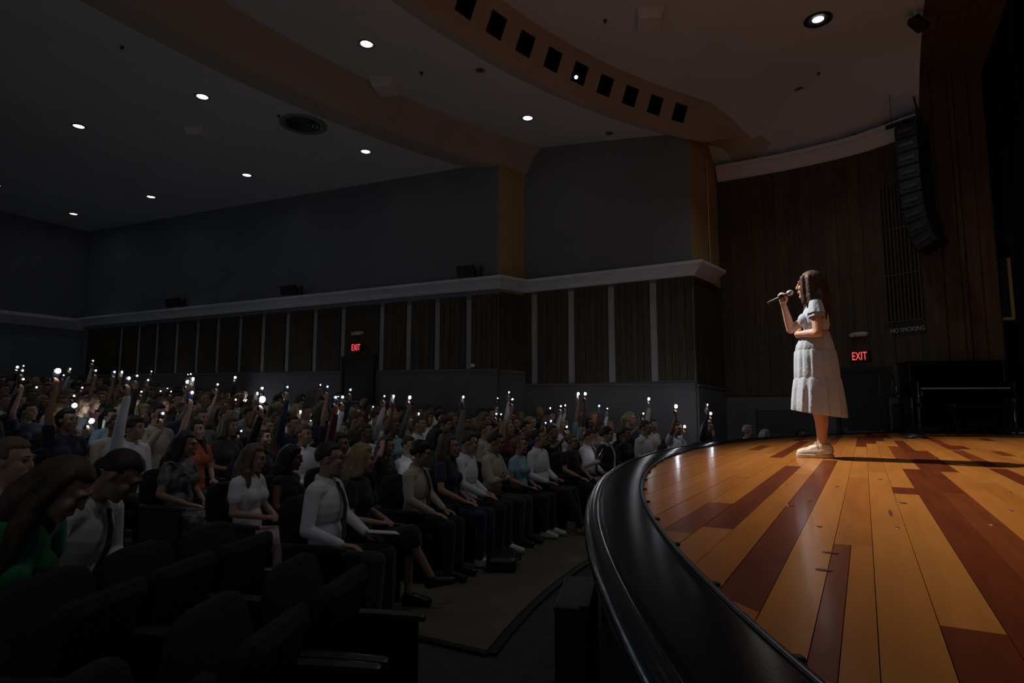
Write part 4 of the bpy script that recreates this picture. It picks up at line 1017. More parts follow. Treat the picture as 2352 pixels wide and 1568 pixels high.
    parts.append(('body', solid('body', body, voxel, 3, 0.0), 'skin'))
    # upper garment
    topE = [(e[0], e[1], tuple(q+0.014 for q in e[2]), e[3]) if e[0] == 'e' else ('c', e[1], e[2]+0.012, e[3], e[4]+0.012) for e in torso]
    topE.append(('e', U((0, 0.012, 0.56)), (0.165*f, 0.128, 0.10), RL))
    for side in 'RL':
        S, Eb, Wr = arms[side]
        if top == 'long': topE += [('c', S, 0.060*f, Eb, 0.049*f), ('c', Eb, 0.049*f, Wr+(Eb-Wr)*0.06, 0.036*f)]
        elif top == 'short': topE += [('c', S, 0.066*f, S+(Eb-S)*0.52, 0.064*f)]
        else: topE += [('c', S, 0.060*f, S+(Eb-S)*0.1, 0.058*f)]
    parts.append(('jacket' if jacket else 'top', solid('top', topE, voxel, 2), 'top'))
    if top == 'long' and collar:
        m = MB(); rg = []
        for k in range(21):
            u = math.radians(-90+22+(360-44)*k/20); e_ = abs(k-10)/10; cx_, sy_ = math.cos(u), math.sin(u)
            zb = 1.060+0.020*sy_; drop = 0.020+0.040*max(0, e_-0.72)/0.28; fl_ = 0.020+0.010*max(0, e_-0.6)
            def q(r_, z): return U((r_*cx_, 0.024+r_*sy_, z))
            rg.append([q(0.060*f, zb-0.02), q(0.058*f, zb+0.024), q(0.061*f, zb+0.028), q(0.066*f+fl_*0.5, zb+0.016), q(0.066*f+fl_, zb-drop), q(0.063*f+fl_*0.8, zb-drop-0.002)])
        m.loft(rg); parts.append(('collar', m.mesh('collar', M_black, True), 'collar'))
    if bottom == 'trousers':
        parts.append(('trousers', solid('trousers', [('e', (0, 0.01, 0.52), (0.172, 0.136, 0.115)), ('c', (-0.06, -0.03, 0.49), 0.102, (0.06, -0.03, 0.49), 0.102)]+trE, voxel, 2), 'bottom'))
    else:
        k1, k2 = np.array(kn[-1][0]), np.array(kn[1][0]); a1, a2 = np.array(kn[-1][1]), np.array(kn[1][1]); dr = 0.55 if bottom == 'longskirt' else 0.08
        sk = [('e', (0, 0.01, 0.52), (0.175, 0.14, 0.115)), ('c', (-0.085, -0.01, 0.495), 0.104, k1, 0.092), ('c', (0.085, -0.01, 0.495), 0.104, k2, 0.092), ('c', (0, -0.05, 0.50), 0.10, (k1+k2)/2, 0.088),
              ('c', k1, 0.092, k1+(a1-k1)*dr, 0.085), ('c', k2, 0.092, k2+(a2-k2)*dr, 0.085), ('c', (k1+k2)/2, 0.088, (k1+k2)/2+((a1+a2)/2-(k1+k2)/2)*dr, 0.08)]
        parts.append(('skirt', solid('skirt', sk, voxel, 3), 'bottom'))
    if shoes:
        for s_ in shoeE: parts.append(('shoe', solid('shoe', s_, voxel, 2), 'shoe'))
    parts.append(('hair', hair_mesh(hair, Hc, R, max(0.006, voxel*0.8), sex), 'hair'))
    H = lambda p: Hc+R @ np.array(p, float)
    if face:
        for s in (-1, 1):
            m = MB(); m.ell(H((s*0.031, -0.0865, 0.010)), (0.0095, 0.0065, 0.0060), R, 10, 7); parts.append(('eye', m.mesh('eye', M_black, True), 'eye'))
            m = MB(); m.cap(H((s*0.015, -0.0955, 0.035)), 0.0042, H((s*0.046, -0.088, 0.037)), 0.0032, 6); parts.append(('eyebrow', m.mesh('eyebrow', M_black, True), 'hair'))
    if glasses:
        m = MB()
        for s in (-1, 1):
            m.tube([H((s*0.034+0.024*math.cos(u), -0.105, 0.008+0.019*math.sin(u))) for u in np.linspace(0, 2*PI, 15)], 0.0025, 6)
            m.tube([H((s*0.058, -0.103, 0.012)), H((s*0.08, -0.06, 0.014)), H((s*0.083, 0.01, 0.010))], 0.0025, 6)
        m.tube([H((-0.012, -0.106, 0.012)), H((0.012, -0.106, 0.012))], 0.0025, 6)
        parts.append(('glasses', m.mesh('glasses', M_black, True), 'glasses'))
    if tie or jacket:
        m = MB(); rg = []
        for y, z, w in ((-0.066, 1.048, 0.018), (-0.078, 1.02, 0.016), (-0.112, 0.965, 0.020), (-0.136, 0.88, 0.026), (-0.128, 0.76, 0.033), (-0.127, 0.66, 0.036), (-0.125, 0.62, 0.004)):
            y2 = y-0.004; rg.append([U((-w, y2, z)), U((0, y2-0.006, z)), U((w, y2, z)), U((0, y2+0.02, z))])
        m.loft(rg); parts.append(('tie', m.mesh('tie', M_black, False), 'tie'))
    anchors['top'] = H((0, 0.02, 0.127)); anchors['head'] = Hc
    return parts, anchors

# ---- materials for people
SKIN = [mat('skin_fair', (0.47, 0.28, 0.20), 0.5, var=0.06, scale=20), mat('skin_light', (0.41, 0.235, 0.155), 0.5, var=0.06, scale=20), mat('skin_tan', (0.31, 0.17, 0.10), 0.5, var=0.06, scale=20), mat('skin_brown', (0.18, 0.09, 0.055), 0.5, var=0.06, scale=20)]
def hm(n, c): return mat(n, c, 0.5, var=0.4, scale=6, stretch=(9, 9, 1), bump=0.25, wave=9)
HAIR = {'black': hm('hair_black', (0.012, 0.010, 0.010)), 'dark brown': hm('hair_dark_brown', (0.035, 0.022, 0.014)), 'brown': hm('hair_brown', (0.085, 0.050, 0.028)), 'light brown': hm('hair_light_brown', (0.16, 0.10, 0.055)),
        'blond': hm('hair_blond', (0.34, 0.25, 0.12)), 'grey': hm('hair_grey', (0.30, 0.29, 0.28))}
def cl(n, c, **k): return mat(n, c, 0.85, var=0.08, scale=12, bump=0.35, bscale=18, sheen=0.2, **k)
CLOTH = {'white': cl('cloth_white', (0.80, 0.80, 0.82)), 'black': cl('cloth_black', (0.014, 0.014, 0.016)), 'navy': cl('cloth_navy', (0.02, 0.026, 0.06)), 'light blue': cl('cloth_light_blue', (0.30, 0.48, 0.56)), 'grey': cl('cloth_grey', (0.20, 0.20, 0.21)),
         'cream': cl('cloth_cream', (0.52, 0.46, 0.36)), 'maroon': cl('cloth_maroon', (0.12, 0.02, 0.025)), 'dark green': cl('cloth_dark_green', (0.02, 0.07, 0.04)), 'pink': cl('cloth_pink', (0.50, 0.34, 0.36)), 'orange': cl('cloth_orange', (0.45, 0.10, 0.03)),
         'green': cl('cloth_green', (0.02, 0.22, 0.09)), 'charcoal': cl('cloth_charcoal', (0.035, 0.035, 0.04)), 'red': cl('cloth_red', (0.35, 0.02, 0.03)), 'tan': cl('cloth_tan', (0.34, 0.25, 0.15)), 'blue': cl('cloth_blue', (0.03, 0.06, 0.25))}
CLOTH['floral'] = mat('cloth_floral', (0.12, 0.12, 0.13), 0.85, var=1.6, scale=16, bump=0.2, bscale=20)
M_eye = mat('eye_dark', (0.03, 0.02, 0.016), 0.15)
M_shoeb = mat('shoe_black', (0.012, 0.012, 0.013), 0.35); M_shoew = mat('shoe_white', (0.62, 0.60, 0.56), 0.5); M_shoet = mat('shoe_tan', (0.45, 0.32, 0.16), 0.5)

# ---- phones
GLOW = []
for i, (col, st) in enumerate([((0.86, 0.92, 1.0), 60), ((0.80, 0.86, 1.0), 45), ((0.84, 1.0, 0.95), 60), ((1.0, 0.95, 0.95), 45)]):
    GLOW.append(mat('phone_torch_glow_%d' % i, (1, 1, 1), 0.4, var=0, emit=col, estr=st))
M_screen = mat('phone_screen_dim', (0.02, 0.02, 0.03), 0.1, var=0, emit=(0.6, 0.7, 1.0), estr=0.10)
M_screenlit = mat('phone_screen_lit', (0.5, 0.5, 0.5), 0.2, var=0, emit=(0.9, 0.95, 1.0), estr=1.6)
M_phone = [mat('phone_black', (0.015, 0.015, 0.018), 0.2), mat('phone_white', (0.5, 0.5, 0.5), 0.3), mat('phone_blue', (0.03, 0.05, 0.12), 0.25)]
_pm = MB(); _pm.bbox(-0.037, 0.037, -0.0045, 0.0045, -0.076, 0.076, 0.0035); PH_BODY = _pm.mesh('phone_body', M_phone[0])
_pm = MB(); _pm.box(-0.033, 0.033, 0.0045, 0.0052, -0.071, 0.071); PH_SCREEN = _pm.mesh('phone_screen', M_screen)
_pm = MB(); _pm.bbox(-0.030, 0.004, -0.0075, -0.004, 0.036, 0.070, 0.002); PH_CAM = _pm.mesh('phone_camera', M_black)
PH_LED = {}
for r_ in (0.010, 0.014, 0.019, 0.026, 0.033):  # oversized domes: the glare of the torch is put into the shape
    _pm = MB(); _pm.ell((0.014, -0.006, 0.056), (r_, r_*0.85, r_), None, 12, 8); PH_LED[r_] = _pm.mesh('phone_torch', GLOW[0], True)
def phone(label, M, led=0.014, glow=0, col=0, lit=False, group='glowing phones in the audience', torch=True):
    t = thing('phone', label, 'phone', (0, 0, 0), 0, group); t.matrix_world = M
    b = obj('case', PH_BODY, t); setmat(b, M_phone[col]); s = obj('screen', PH_SCREEN, t)
    if lit: setmat(s, M_screenlit)
    obj('camera_bump', PH_CAM, t)
    if torch:
        l = obj('torch_light', PH_LED[led], t); setmat(l, GLOW[glow])
    return t
def frame(d, n, p):
    z = Vector(d).normalized(); y = (Vector(n)-z*Vector(n).dot(z)).normalized(); x = y.cross(z)
    return Matrix(((x.x, y.x, z.x, p[0]), (x.y, y.y, z.y, p[1]), (x.z, y.z, z.z, p[2]), (0, 0, 0, 1)))
LED_LOCAL = Vector((0.014, -0.006, 0.056))

PCACHE = {}
def archetype(**kw):
    key = tuple(sorted(kw.items()))
    if key not in PCACHE: PCACHE[key] = make_person(**kw)
    return PCACHE[key]
def place_person(label, parts, loc, rz, scale, cols, group=None, skip=()):
    t = thing('person', label, 'person', loc, rz, group); t.scale = (scale, scale, scale)
    for n, me, role in parts:
        if n in skip: continue
        o = obj(n, me, t); setmat(o, cols[role])
    return t
def colors(skin, top, bottom, hair, shoe=None, tie='black'):
    return {'collar': CLOTH['white'] if top == 'black' and tie == 'white' else CLOTH[top], 'skin': SKIN[skin], 'top': CLOTH[top], 'bottom': CLOTH[bottom], 'hair': HAIR[hair], 'shoe': shoe or M_shoeb, 'tie': CLOTH[tie], 'eye': M_eye, 'glasses': M_black}
# ================================================================== SEATS
def seat_meshes():
    out = {}
    m = MB(); rg = []
    n = 22
    for (off, sc_) in ((0.0, 0.92), (0.012, 1.0), (0.045, 1.0), (0.06, 0.94)):
        ring = []
        for k in range(n):
            u = 2*PI*k/n; cx_, cz_ = math.cos(u), math.sin(u)
            ex = 0.235*sc_*math.copysign(abs(cx_)**0.45, cx_); ez = 0.235*sc_*math.copysign(abs(cz_)**(0.75 if cz_ > 0 else 0.4), cz_)
            z = 0.65+ez; ring.append((ex, 0.145+off+(z-0.42)*0.20-0.03*(1-(ex/0.24)**2), z))
        rg.append(ring)
    m.loft(rg); out['backrest'] = m.mesh('seat_backrest', M_seat, True)
    m = MB(); m.bbox(-0.225, 0.225, -0.27, 0.15, 0.32, 0.41, 0.03); out['cushion'] = m.mesh('seat_cushion', M_seat)
    Mx = Matrix.Translation((0, 0.13, 0.42)) @ Matrix.Rotation(math.radians(-72), 4, 'X') @ Matrix.Translation((0, -0.15, -0.365))
    m = MB(); m.bbox(-0.225, 0.225, -0.27, 0.15, 0.32, 0.41, 0.03, Mx); out['cushion_up'] = m.mesh('seat_cushion_up', M_seat)
    for s, nm in ((-1, 'a'), (1, 'b')):
        m = MB(); m.bbox(s*0.25-0.014, s*0.25+0.014, -0.24, 0.20, 0.0, 0.575, 0.008); out['side'+nm] = m.mesh('seat_side', M_seatpl)
        m = MB(); rg = []
        for y, w, z in ((-0.27, 0.016, 0.590), (-0.255, 0.026, 0.594), (-0.1, 0.03, 0.60), (0.16, 0.028, 0.60), (0.2, 0.018, 0.60)):
            rg.append([(s*0.25-w, y, z-0.022), (s*0.25+w, y, z-0.022), (s*0.25+w, y, z), (s*0.25, y, z+0.006), (s*0.25-w, y, z)])
        m.loft(rg); out['arm'+nm] = m.mesh('armrest', M_arm)
    allm = MB()
    return out
SM = seat_meshes()
def seat(label, loc, rz, full=True, up=False, sx=1.0, group='theatre seats'):
    t = thing('theatre_seat', label, 'theatre seat', loc, rz, group); t.scale = (sx, 1, 1)
    obj('backrest', SM['backrest'], t); obj('seat_cushion', SM['cushion_up' if up else 'cushion'], t)
    for k in 'ab':
        s_ = obj('side_panel', SM['side'+k], t)
        if full: obj('armrest', SM['arm'+k], s_)
    return t
def face_stage(X, Y): return facing(C0[0]-X, C0[1]-Y)

# ================================================================== NAMED AUDIENCE (front rows)
V1 = 0.0085
def named(label, px, rr, cols, rz_off=0.0, seat_label=None, up=False, floor=None, zfix=None, seat_sx=0.88, sc_clip=(0.84, 1.04), seat_it=True, **kw):
    kw.setdefault('voxel', V1)
    parts, an = archetype(**kw)
    P = oncyl(px[0], px[1], rr); fl = fz(rr) if floor is None else floor
    top = an['top']; s_ = min(max((P[2]-fl)/top[2], sc_clip[0]), sc_clip[1])
    rz = face_stage(P[0], P[1])+rz_off
    off = RZ(rz) @ (np.array((top[0], top[1], 0))*s_)
    loc = (P[0]-off[0], P[1]-off[1], fl)
    t = place_person(label, parts, loc, rz, s_, cols, 'audience members in the front rows')
    if seat_it: seat(seat_label or 'dark theatre seat under '+label.split(' with ')[0][:60], (loc[0], loc[1], fl), face_stage(P[0], P[1]), True, up, seat_sx, 'theatre seats of the front rows')
    return t, an, loc, rz, s_
def local_to_world(loc, rz, s_, p): return np.array(loc)+RZ(rz) @ (np.array(p)*s_)
def give_phone(info, label, led=0.014, glow=0, col=0, lit=False, torch=True):
    t, an, loc, rz, s_ = info; p, d, n, tt = an['phone']
    w = local_to_world(loc, rz, s_, p); Rz = RZ(rz)
    return phone(label, frame(Rz @ d, Rz @ n, w), led, glow, col, lit, torch=torch)
R1, R2, R3 = 12.5, 13.4, 14.3
occupied = []      # (row index, X, Y)
def occ(k, info): occupied.append((k, info[2][0], info[2][1])); return info
# row one
i = occ(0, named('man with glasses in white shirt and dark tie on the aisle seat, front row', (755, 1014), R1, colors(0, 'white', 'charcoal', 'dark brown', M_shoeb, 'black'), 0.12, 'dark aisle seat under the man with glasses',
      sex='m', armR='side', armL='knee', yaw=0.2, pitch=0.02, top='long', tie=True, glasses=True, hair='short'))
w = local_to_world(*i[2:5], i[1]['handL']+np.array((-0.03, -0.05, 0.03)))
m = MB(); m.box(-0.075, 0.075, -0.11, 0.11, 0, 0.003); m.box(-0.072, 0.074, -0.108, 0.109, 0.003, 0.005); o = m.build('programme', mat('paper_white', (0.72, 0.72, 0.70), 0.8), None); o.location = w; o.rotation_euler = (0.12, 0.05, i[3]+0.5); tag(o, 'folded white paper programme on the lap of the man with glasses', 'paper')
occ(0, named('woman with curly blond hair in black top and skirt and ankle boots, front row', (830, 1020), R1, colors(0, 'black', 'black', 'blond', M_shoeb), 0.2, 'dark seat under the blond curly haired woman',
      sex='f', armR='clasp', armL='clasp', yaw=0.25, pitch=0.05, top='short', bottom='skirt', hair='curly', legs='cross'))
occ(0, named('young man with glasses in rumpled white shirt and tie, front row', (968, 1012), R1, colors(1, 'cream', 'black', 'black', M_shoeb, 'black'), 0.1, 'dark seat under the young man in rumpled shirt',
      sex='m', armR='knee', armL='knee', yaw=0.15, pitch=0.1, top='long', tie=True, glasses=True, hair='curlyshort', lean=0.06))
occ(0, named('woman with long brown hair in navy top with hands on her lap, front row', (1030, 997), R1, colors(0, 'navy', 'navy', 'brown', M_shoew), 0.1, 'dark seat under the long haired woman in navy',
      sex='f', armR='knee', armL='lap', yaw=0.1, pitch=0.03, top='short', bottom='trousers', hair='longfront'))
occ(0, named('young man with swept up brown hair in white shirt, front row', (1078, 990), R1, colors(0, 'white', 'black', 'brown', M_shoew, 'black'), 0.15, 'dark seat under the young man with swept up hair',
      sex='m', armR='knee', armL='lap', yaw=0.2, pitch=0.12, top='long', hair='quiff'))
occ(0, named('dark haired man in cream shirt with arms crossed, front row', (1140, 992), R1, colors(2, 'cream', 'charcoal', 'black', M_shoeb), 0.1, 'dark seat under the man with crossed arms',
      sex='m', armR='cross', armL='cross', yaw=0.15, pitch=0.12, top='long', hair='short', lean=0.05))
occ(0, named('woman with hair in a bun and light blue tee shirt, front row', (1192, 1000), R1, colors(0, 'light blue', 'black', 'light brown', M_shoew), 0.1, 'dark seat under the woman in light blue',
      sex='f', armR='lap', armL='lap', yaw=0.1, pitch=0.0, top='short', bottom='trousers', hair='bun'))
occ(0, named('black haired man in open neck white shirt leaning back, front row', (1232, 985), R1, colors(1, 'white', 'black', 'black', M_shoet), 0.05, 'dark seat under the black haired man in white',
      sex='m', armR='side', armL='lap', yaw=0.25, pitch=-0.1, top='long', hair='short', lean=-0.06, legs='out'))
occ(0, named('fair haired person with glasses in black shirt, front row', (1312, 995), R1, colors(0, 'black', 'black', 'light brown'), 0.0, 'dark seat under the fair haired person in black',
      sex='m', armR='knee', armL='knee', yaw=0.05, pitch=0.05, top='short', hair='short', glasses=True))
i = occ(0, named('man in white shirt and dark tie looking at a lit phone, front row', (1355, 985), R1, colors(1, 'white', 'tan', 'dark brown', M_shoeb, 'black'), 0.1, 'dark seat under the man with lit phone',
      sex='m', armR='low', armL='lap', yaw=0.1, pitch=0.15, top='long', tie=True, hair='short'))
give_phone(i, 'phone with bright screen held low by the man in front row', lit=True, torch=False)
occ(0, named('dark haired boy in black suit jacket and tie, front row', (1392, 980), R1, colors(1, 'black', 'black', 'black', M_shoeb, 'white'), 0.1, 'dark seat under the boy in black suit',
      sex='m', armR='lap', armL='knee', yaw=0.1, pitch=0.0, top='long', tie=True, jacket=True, hair='curlyshort'))
occ(0, named('dark haired person in black top sitting next to the suit, front row', (1434, 980), R1, colors(2, 'black', 'black', 'dark brown'), 0.0, 'dark seat beside the boy in black suit',
      sex='f', armR='lap', armL='lap', yaw=0.1, pitch=0.0, top='long', bottom='trousers', hair='pony', collar=False))
occ(0, named('man in white shirt with short dark hair near the stage edge, front row', (1481, 965), R1, colors(1, 'white', 'black', 'dark brown'), 0.1, 'dark seat under the man in white near the stage edge',
      sex='m', armR='lap', armL='lap', yaw=0.15, pitch=0.05, top='long', hair='short'))
i = occ(0, named('man in white shirt with dark glasses raising a phone high, front row', (1550, 970), R1, colors(2, 'white', 'black', 'black'), 0.0, 'dark seat under the man raising a phone',
      sex='m', armR='high', armL='lap', yaw=0.1, pitch=0.0, top='short', hair='short', glasses=True))
give_phone(i, 'brightly glowing phone raised by the man in dark glasses', 0.033, 1)
i = occ(0, named('woman with long fair hair in dark top raising a phone, front row end', (1624, 965), R1, colors(0, 'navy', 'black', 'light brown'), 0.0, 'dark seat under the fair haired woman at the row end',
      sex='f', armR='high', armL='lap', yaw=0.1, pitch=0.0, top='long', bottom='trousers', hair='long', collar=False))
give_phone(i, 'white phone with small light raised by the fair haired woman', 0.010, 0, 1)
for px, lab, cs, kw in [((1716, 975), 'grey haired man in pale shirt beyond the far stage edge', colors(1, 'white', 'charcoal', 'grey'), dict(sex='m', hair='short', top='long')),
                        ((1757, 986), 'person with curly grey hair beyond the far stage edge', colors(0, 'white', 'black', 'grey'), dict(sex='f', hair='curly', top='short')),
                        ((1838, 984), 'black haired person in pale top beyond the far stage edge', colors(2, 'cream', 'black', 'black'), dict(sex='m', hair='short', top='short'))]:
    occ(0, named(lab, px, 11.75, cs, 0.3, 'dark seat under the '+lab[:40], sc_clip=(0.76, 1.0), **kw))
# row two
i = occ(1, named('woman with very long fair hair in white tee and pink skirt, second row aisle', (588, 1018), R2, colors(0, 'white', 'pink', 'light brown', M_shoew), 0.1, 'dark aisle seat under the woman in pink skirt',
      sex='f', armR='clasp', armL='clasp', yaw=0.15, pitch=0.22, top='short', bottom='longskirt', hair='longfront'))
occ(1, named('woman with curly black hair and sleeveless black top, second row', (672, 1022), R2, colors(3, 'black', 'black', 'black'), 0.15, 'dark seat under the curly black haired woman',
      sex='f', armR='clasp', armL='lap', yaw=0.2, pitch=0.15, top='none', bottom='trousers', hair='curly'))
occ(1, named('woman in dark top touching her dark hair with one hand, second row', (888, 1000), R2, colors(1, 'black', 'black', 'dark brown'), 0.1, 'dark seat under the woman touching her hair',
      sex='f', armR='hair', armL='lap', yaw=0.1, pitch=0.1, top='short', bottom='trousers', hair='long'))
i = occ(1, named('smiling boy in bright white shirt and blue tie, second row', (938, 1002), R2, colors(0, 'white', 'black', 'dark brown', M_shoeb, 'blue'), 0.0, 'dark seat under the boy with blue tie',
      sex='m', armR='low', armL='lap', yaw=-0.15, pitch=0.0, top='long', tie=True, hair='quiff'))
give_phone(i, 'phone lighting up the boy with blue tie', 0.010, 1, 0, True)
i = occ(1, named('person in black tee stretching a bare arm forward with phone, second row', (1268, 975), R2, colors(2, 'black', 'black', 'dark brown'), 0.0, 'dark seat under the person stretching an arm',
      sex='m', armR='fwd', armL='lap', yaw=0.1, pitch=0.0, top='short', hair='short'))
give_phone(i, 'glowing phone at the end of the bare stretched arm', 0.014, 0)
# row three
occ(2, named('woman with long dark hair in black and white floral dress, third row aisle', (430, 988), R3, colors(1, 'floral', 'floral', 'dark brown', M_shoeb), 0.15, 'dark aisle seat under the woman in floral dress',
      sex='f', armR='lap', armL='lap', yaw=0.2, pitch=0.2, top='short', bottom='longskirt', hair='long'))
# near side block
named('young man in white shirt and dark tie bowing his head, near side block', (312, 1040), 12.8, colors(1, 'white', 'charcoal', 'dark brown', M_shoeb, 'black'), 0.15, 'dark seat under the young man bowing his head',
      floor=0.03, sex='m', armR='knee', armL='knee', yaw=0.25, pitch=0.42, lean=0.36, top='long', tie=True, hair='short')
named('girl with long brown hair in green top leaning forward, near side block', (192, 1055), 12.62, colors(0, 'green', 'navy', 'brown', M_shoew), 0.1, 'dark seat under the girl in green top',
      floor=0.03, sex='f', armR='knee', armL='knee', yaw=0.2, pitch=0.32, lean=0.48, top='short', bottom='trousers', hair='longfront')
i = named('fair skinned person in pale pink top holding a phone, leftmost', (30, 1003), 13.6, colors(0, 'pink', 'grey', 'light brown'), 0.15, 'dark seat under the leftmost person',
      floor=0.03, sex='f', armR='low', armL='low', yaw=0.1, pitch=0.1, top='short', bottom='trousers', hair='pony')
give_phone(i, 'phone with bright light held low by the leftmost person', 0.014, 1)
# empty seats in front of them
for k, (px, py) in enumerate([(262, 1255), (400, 1212), (70, 1330)]):
    P = onz(px, py, 0.88); lab = ['empty dark theatre seat with folded cushion, middle of three, near block', 'empty dark theatre seat beside the aisle, near block front row', 'empty dark theatre seat at the lower left corner'][k]
    a = math.atan2(P[0]-C0[0], P[1]-C0[1]); X, Y = polar(12.35, math.atan2([1.62, 2.15, 1.09][k]-C0[0], 11.9)); seat(lab, (X, Y, 0), face_stage(X, Y), True, True, 1.0, 'empty seats of the near block')
for k, X in enumerate((2.0, 1.47, 0.94)):
    Y = C0[1]+math.sqrt(11.95**2-(X-C0[0])**2)-0.42
    seat('empty dark theatre seat %s in the frontmost near row' % ['beside the aisle', 'second from the aisle', 'third from the aisle'][k], (X, Y, -0.018), face_stage(X, Y), True, True, 1.0, 'empty seats of the near block')

# ================================================================== THE CROWD
LIGHTS = [(40,843,2),(54,840,1),(52,851,1),(133,852,2),(146,862,0),(161,847,1),(214,828,1),(220,851,1),(219,875,1),(53,871,0),(84,889,1),(114,891,2),(62,904,1),(170,895,1),(189,890,1),(170,909,1),(171,931,2),(209,898,0),(56,936,1),
 (263,854,1),(280,854,1),(296,869,1),(315,863,0),(348,853,1),(340,873,0),(340,889,1),(325,899,1),(292,896,1),(369,898,1),(384,892,1),(393,899,0),(432,860,0),(438,859,1),(443,870,1),(431,877,2),(441,902,1),(428,920,1),(500,883,1),(540,867,2),
 (591,904,1),(541,918,1),(566,921,3),(602,918,3),(221,951,1),(238,955,2),(210,966,3),(336,957,3),(374,949,1),(554,989,0),(602,892,1),(660,889,0),(657,930,2),(690,945,1),(713,967,1),(736,884,1),(752,888,0),(771,913,0),(777,910,0),(787,912,1),
 (805,895,1),(790,968,3),(904,910,1),(883,910,0),(857,934,0),(941,913,2),(962,950,1),(980,969,1),(923,979,1),(1064,912,1),(657,991,0),(1143,915,0),(1169,901,1),(1177,917,1),(1140,950,1),(1151,951,0),(1264,937,1),(1288,933,1),(1298,935,1),
 (1328,904,2),(1344,904,2),(1325,932,1),(1336,967,1),(1351,958,1),(1389,947,0),(1478,943,1),(1490,916,2),(1632,952,2),(1572,980,2),(1669,972,2),(1253,971,0)]
cr = random.Random(21)
slots = []
for k in range(0, 20):
    rr = R1+0.9*k
    y_in = lambda X: C0[1]+math.sqrt(rr*rr-(X-C0[0])**2)
    X = 12.1; arr = []
    while X > 3.2:
        Y = y_in(X); lim = 12.1 if Y < 6.5 else WB[0]-0.45-0.0757*(Y-7.0)
        if X <= lim and Y < 21.6: arr.append((X, Y))
        X -= 0.53*math.cos(math.atan2(X-C0[0], Y-C0[1]))*(1.0) if arr else 0.06
    shift = 0.26*(k % 2)
    for j, (X, Y) in enumerate(arr):
        X2 = X-shift+cr.uniform(-0.035, 0.035)
        if X2 < 3.25: continue
        Y2 = y_in(X2)
        if any(ok == k and math.hypot(ox-X2, oy-Y2) < 0.45 for ok, ox, oy in occupied): continue
        if k == 0 and X2 < 10.6: continue
        u, v, D = proj((X2, Y2, fz(rr)+1.2))
        if u < -70: continue
        slots.append(dict(k=k, j=j+1, X=X2, Y=Y2, z=fz(rr), rz=face_stage(X2, Y2)+cr.uniform(-0.12, 0.22), s=cr.uniform(0.90, 0.985), u=u, D=D, pose=None))
VG = 0.0115
POSES = ('low', 'mid', 'fwd', 'high', 'top')
GEN = {}
for sx_ in 'mf':
    for ps in ('lap', 'clasp')+POSES:
        GEN[sx_, ps] = archetype(sex=sx_, armR=ps, armL='lap' if ps != 'clasp' else 'clasp', top='long' if sx_ == 'm' else 'short', voxel=VG, shoes=False, hair='short', bottom='trousers', yaw=0.1)
    GEN[sx_, 'down'] = archetype(sex=sx_, armR='knee', armL='lap', top='short' if sx_ == 'm' else 'long', collar=False, voxel=VG, shoes=False, hair='short', yaw=0.3, pitch=0.25)
GH = {}
_, an0 = GEN['m', 'lap']; _, an1 = GEN['m', 'down']
for sx_, kinds in (('m', ('short', 'quiff', 'curlyshort')), ('f', ('long', 'longfront', 'pony', 'bun', 'curly'))):
    for kd in kinds:
        GH[sx_, kd, 0] = hair_mesh(kd, HC, RZ(0.1), 0.009, sx_)
        GH[sx_, kd, 1] = hair_mesh(kd, GEN[sx_, 'down'][1]['head'], RZ(0.3) @ RX(0.25), 0.009, sx_)
def led_world(sl, an, s_):
    p, d, n, tt = an['phone']; M = frame(d, n, p); L = M @ LED_LOCAL
    return local_to_world((sl['X'], sl['Y'], sl['z']), sl['rz'], s_, tuple(L))
cands = []
for si, sl in enumerate(slots):
    for ps in POSES:
        L = led_world(sl, GEN['m', ps][1], 0.95); u, v, D = proj(L); cands.append((si, ps, u, v, D))
order = sorted(range(len(LIGHTS)), key=lambda i: -LIGHTS[i][2])
for li in order:
    x, y, size = LIGHTS[li]; best = None
    for si, ps, u, v, D in cands:
        sl = slots[si]
        if sl['pose']: continue
        eh = abs(u-x)*D/FPX; ev = abs(v-y)*D/FPX
        if eh > 0.6: continue
        c = eh*1.6+ev*2.0+(0.10 if ps == 'fwd' else 0)+(0.012*D if size == 3 else 0)-(0.006*D if size == 0 else 0)
        if best is None or c < best[0]: best = (c, si, ps)
    if best is None: continue
    _, si, ps = best; sl = slots[si]; sl['pose'] = ps; sl['light'] = size
    sl['sex'] = cr.choice('mmf')
    an = GEN[sl['sex'], ps][1]
    for _ in range(3):
        L = led_world(sl, an, sl['s']); u, v, D = proj(L); dx = (x-u)*D/FPX; dz = (y-v)*D/FPX
        mv = max(-0.12, min(0.12, dx)); nx_, ny_ = sl['X']+_r[0]*mv, sl['Y']+_r[1]*mv
        if all(o_ is sl or abs(o_['k']-sl['k']) > 1 or math.hypot(o_['X']-nx_, o_['Y']-ny_) > (0.43 if o_['k'] == sl['k'] else 0.6) for o_ in slots): sl['X'], sl['Y'] = nx_, ny_
        sl['s'] = min(1.06, max(0.86, sl['s']-dz/1.5))
kinds_m, kinds_f = ('short', 'short', 'quiff', 'curlyshort'), ('long', 'longfront', 'long', 'pony', 'bun', 'curly')
hname = {'short': 'short', 'quiff': 'swept', 'curlyshort': 'curly', 'long': 'long', 'longfront': 'long', 'pony': 'tied', 'bun': 'pinned', 'curly': 'curly'}
count = {}
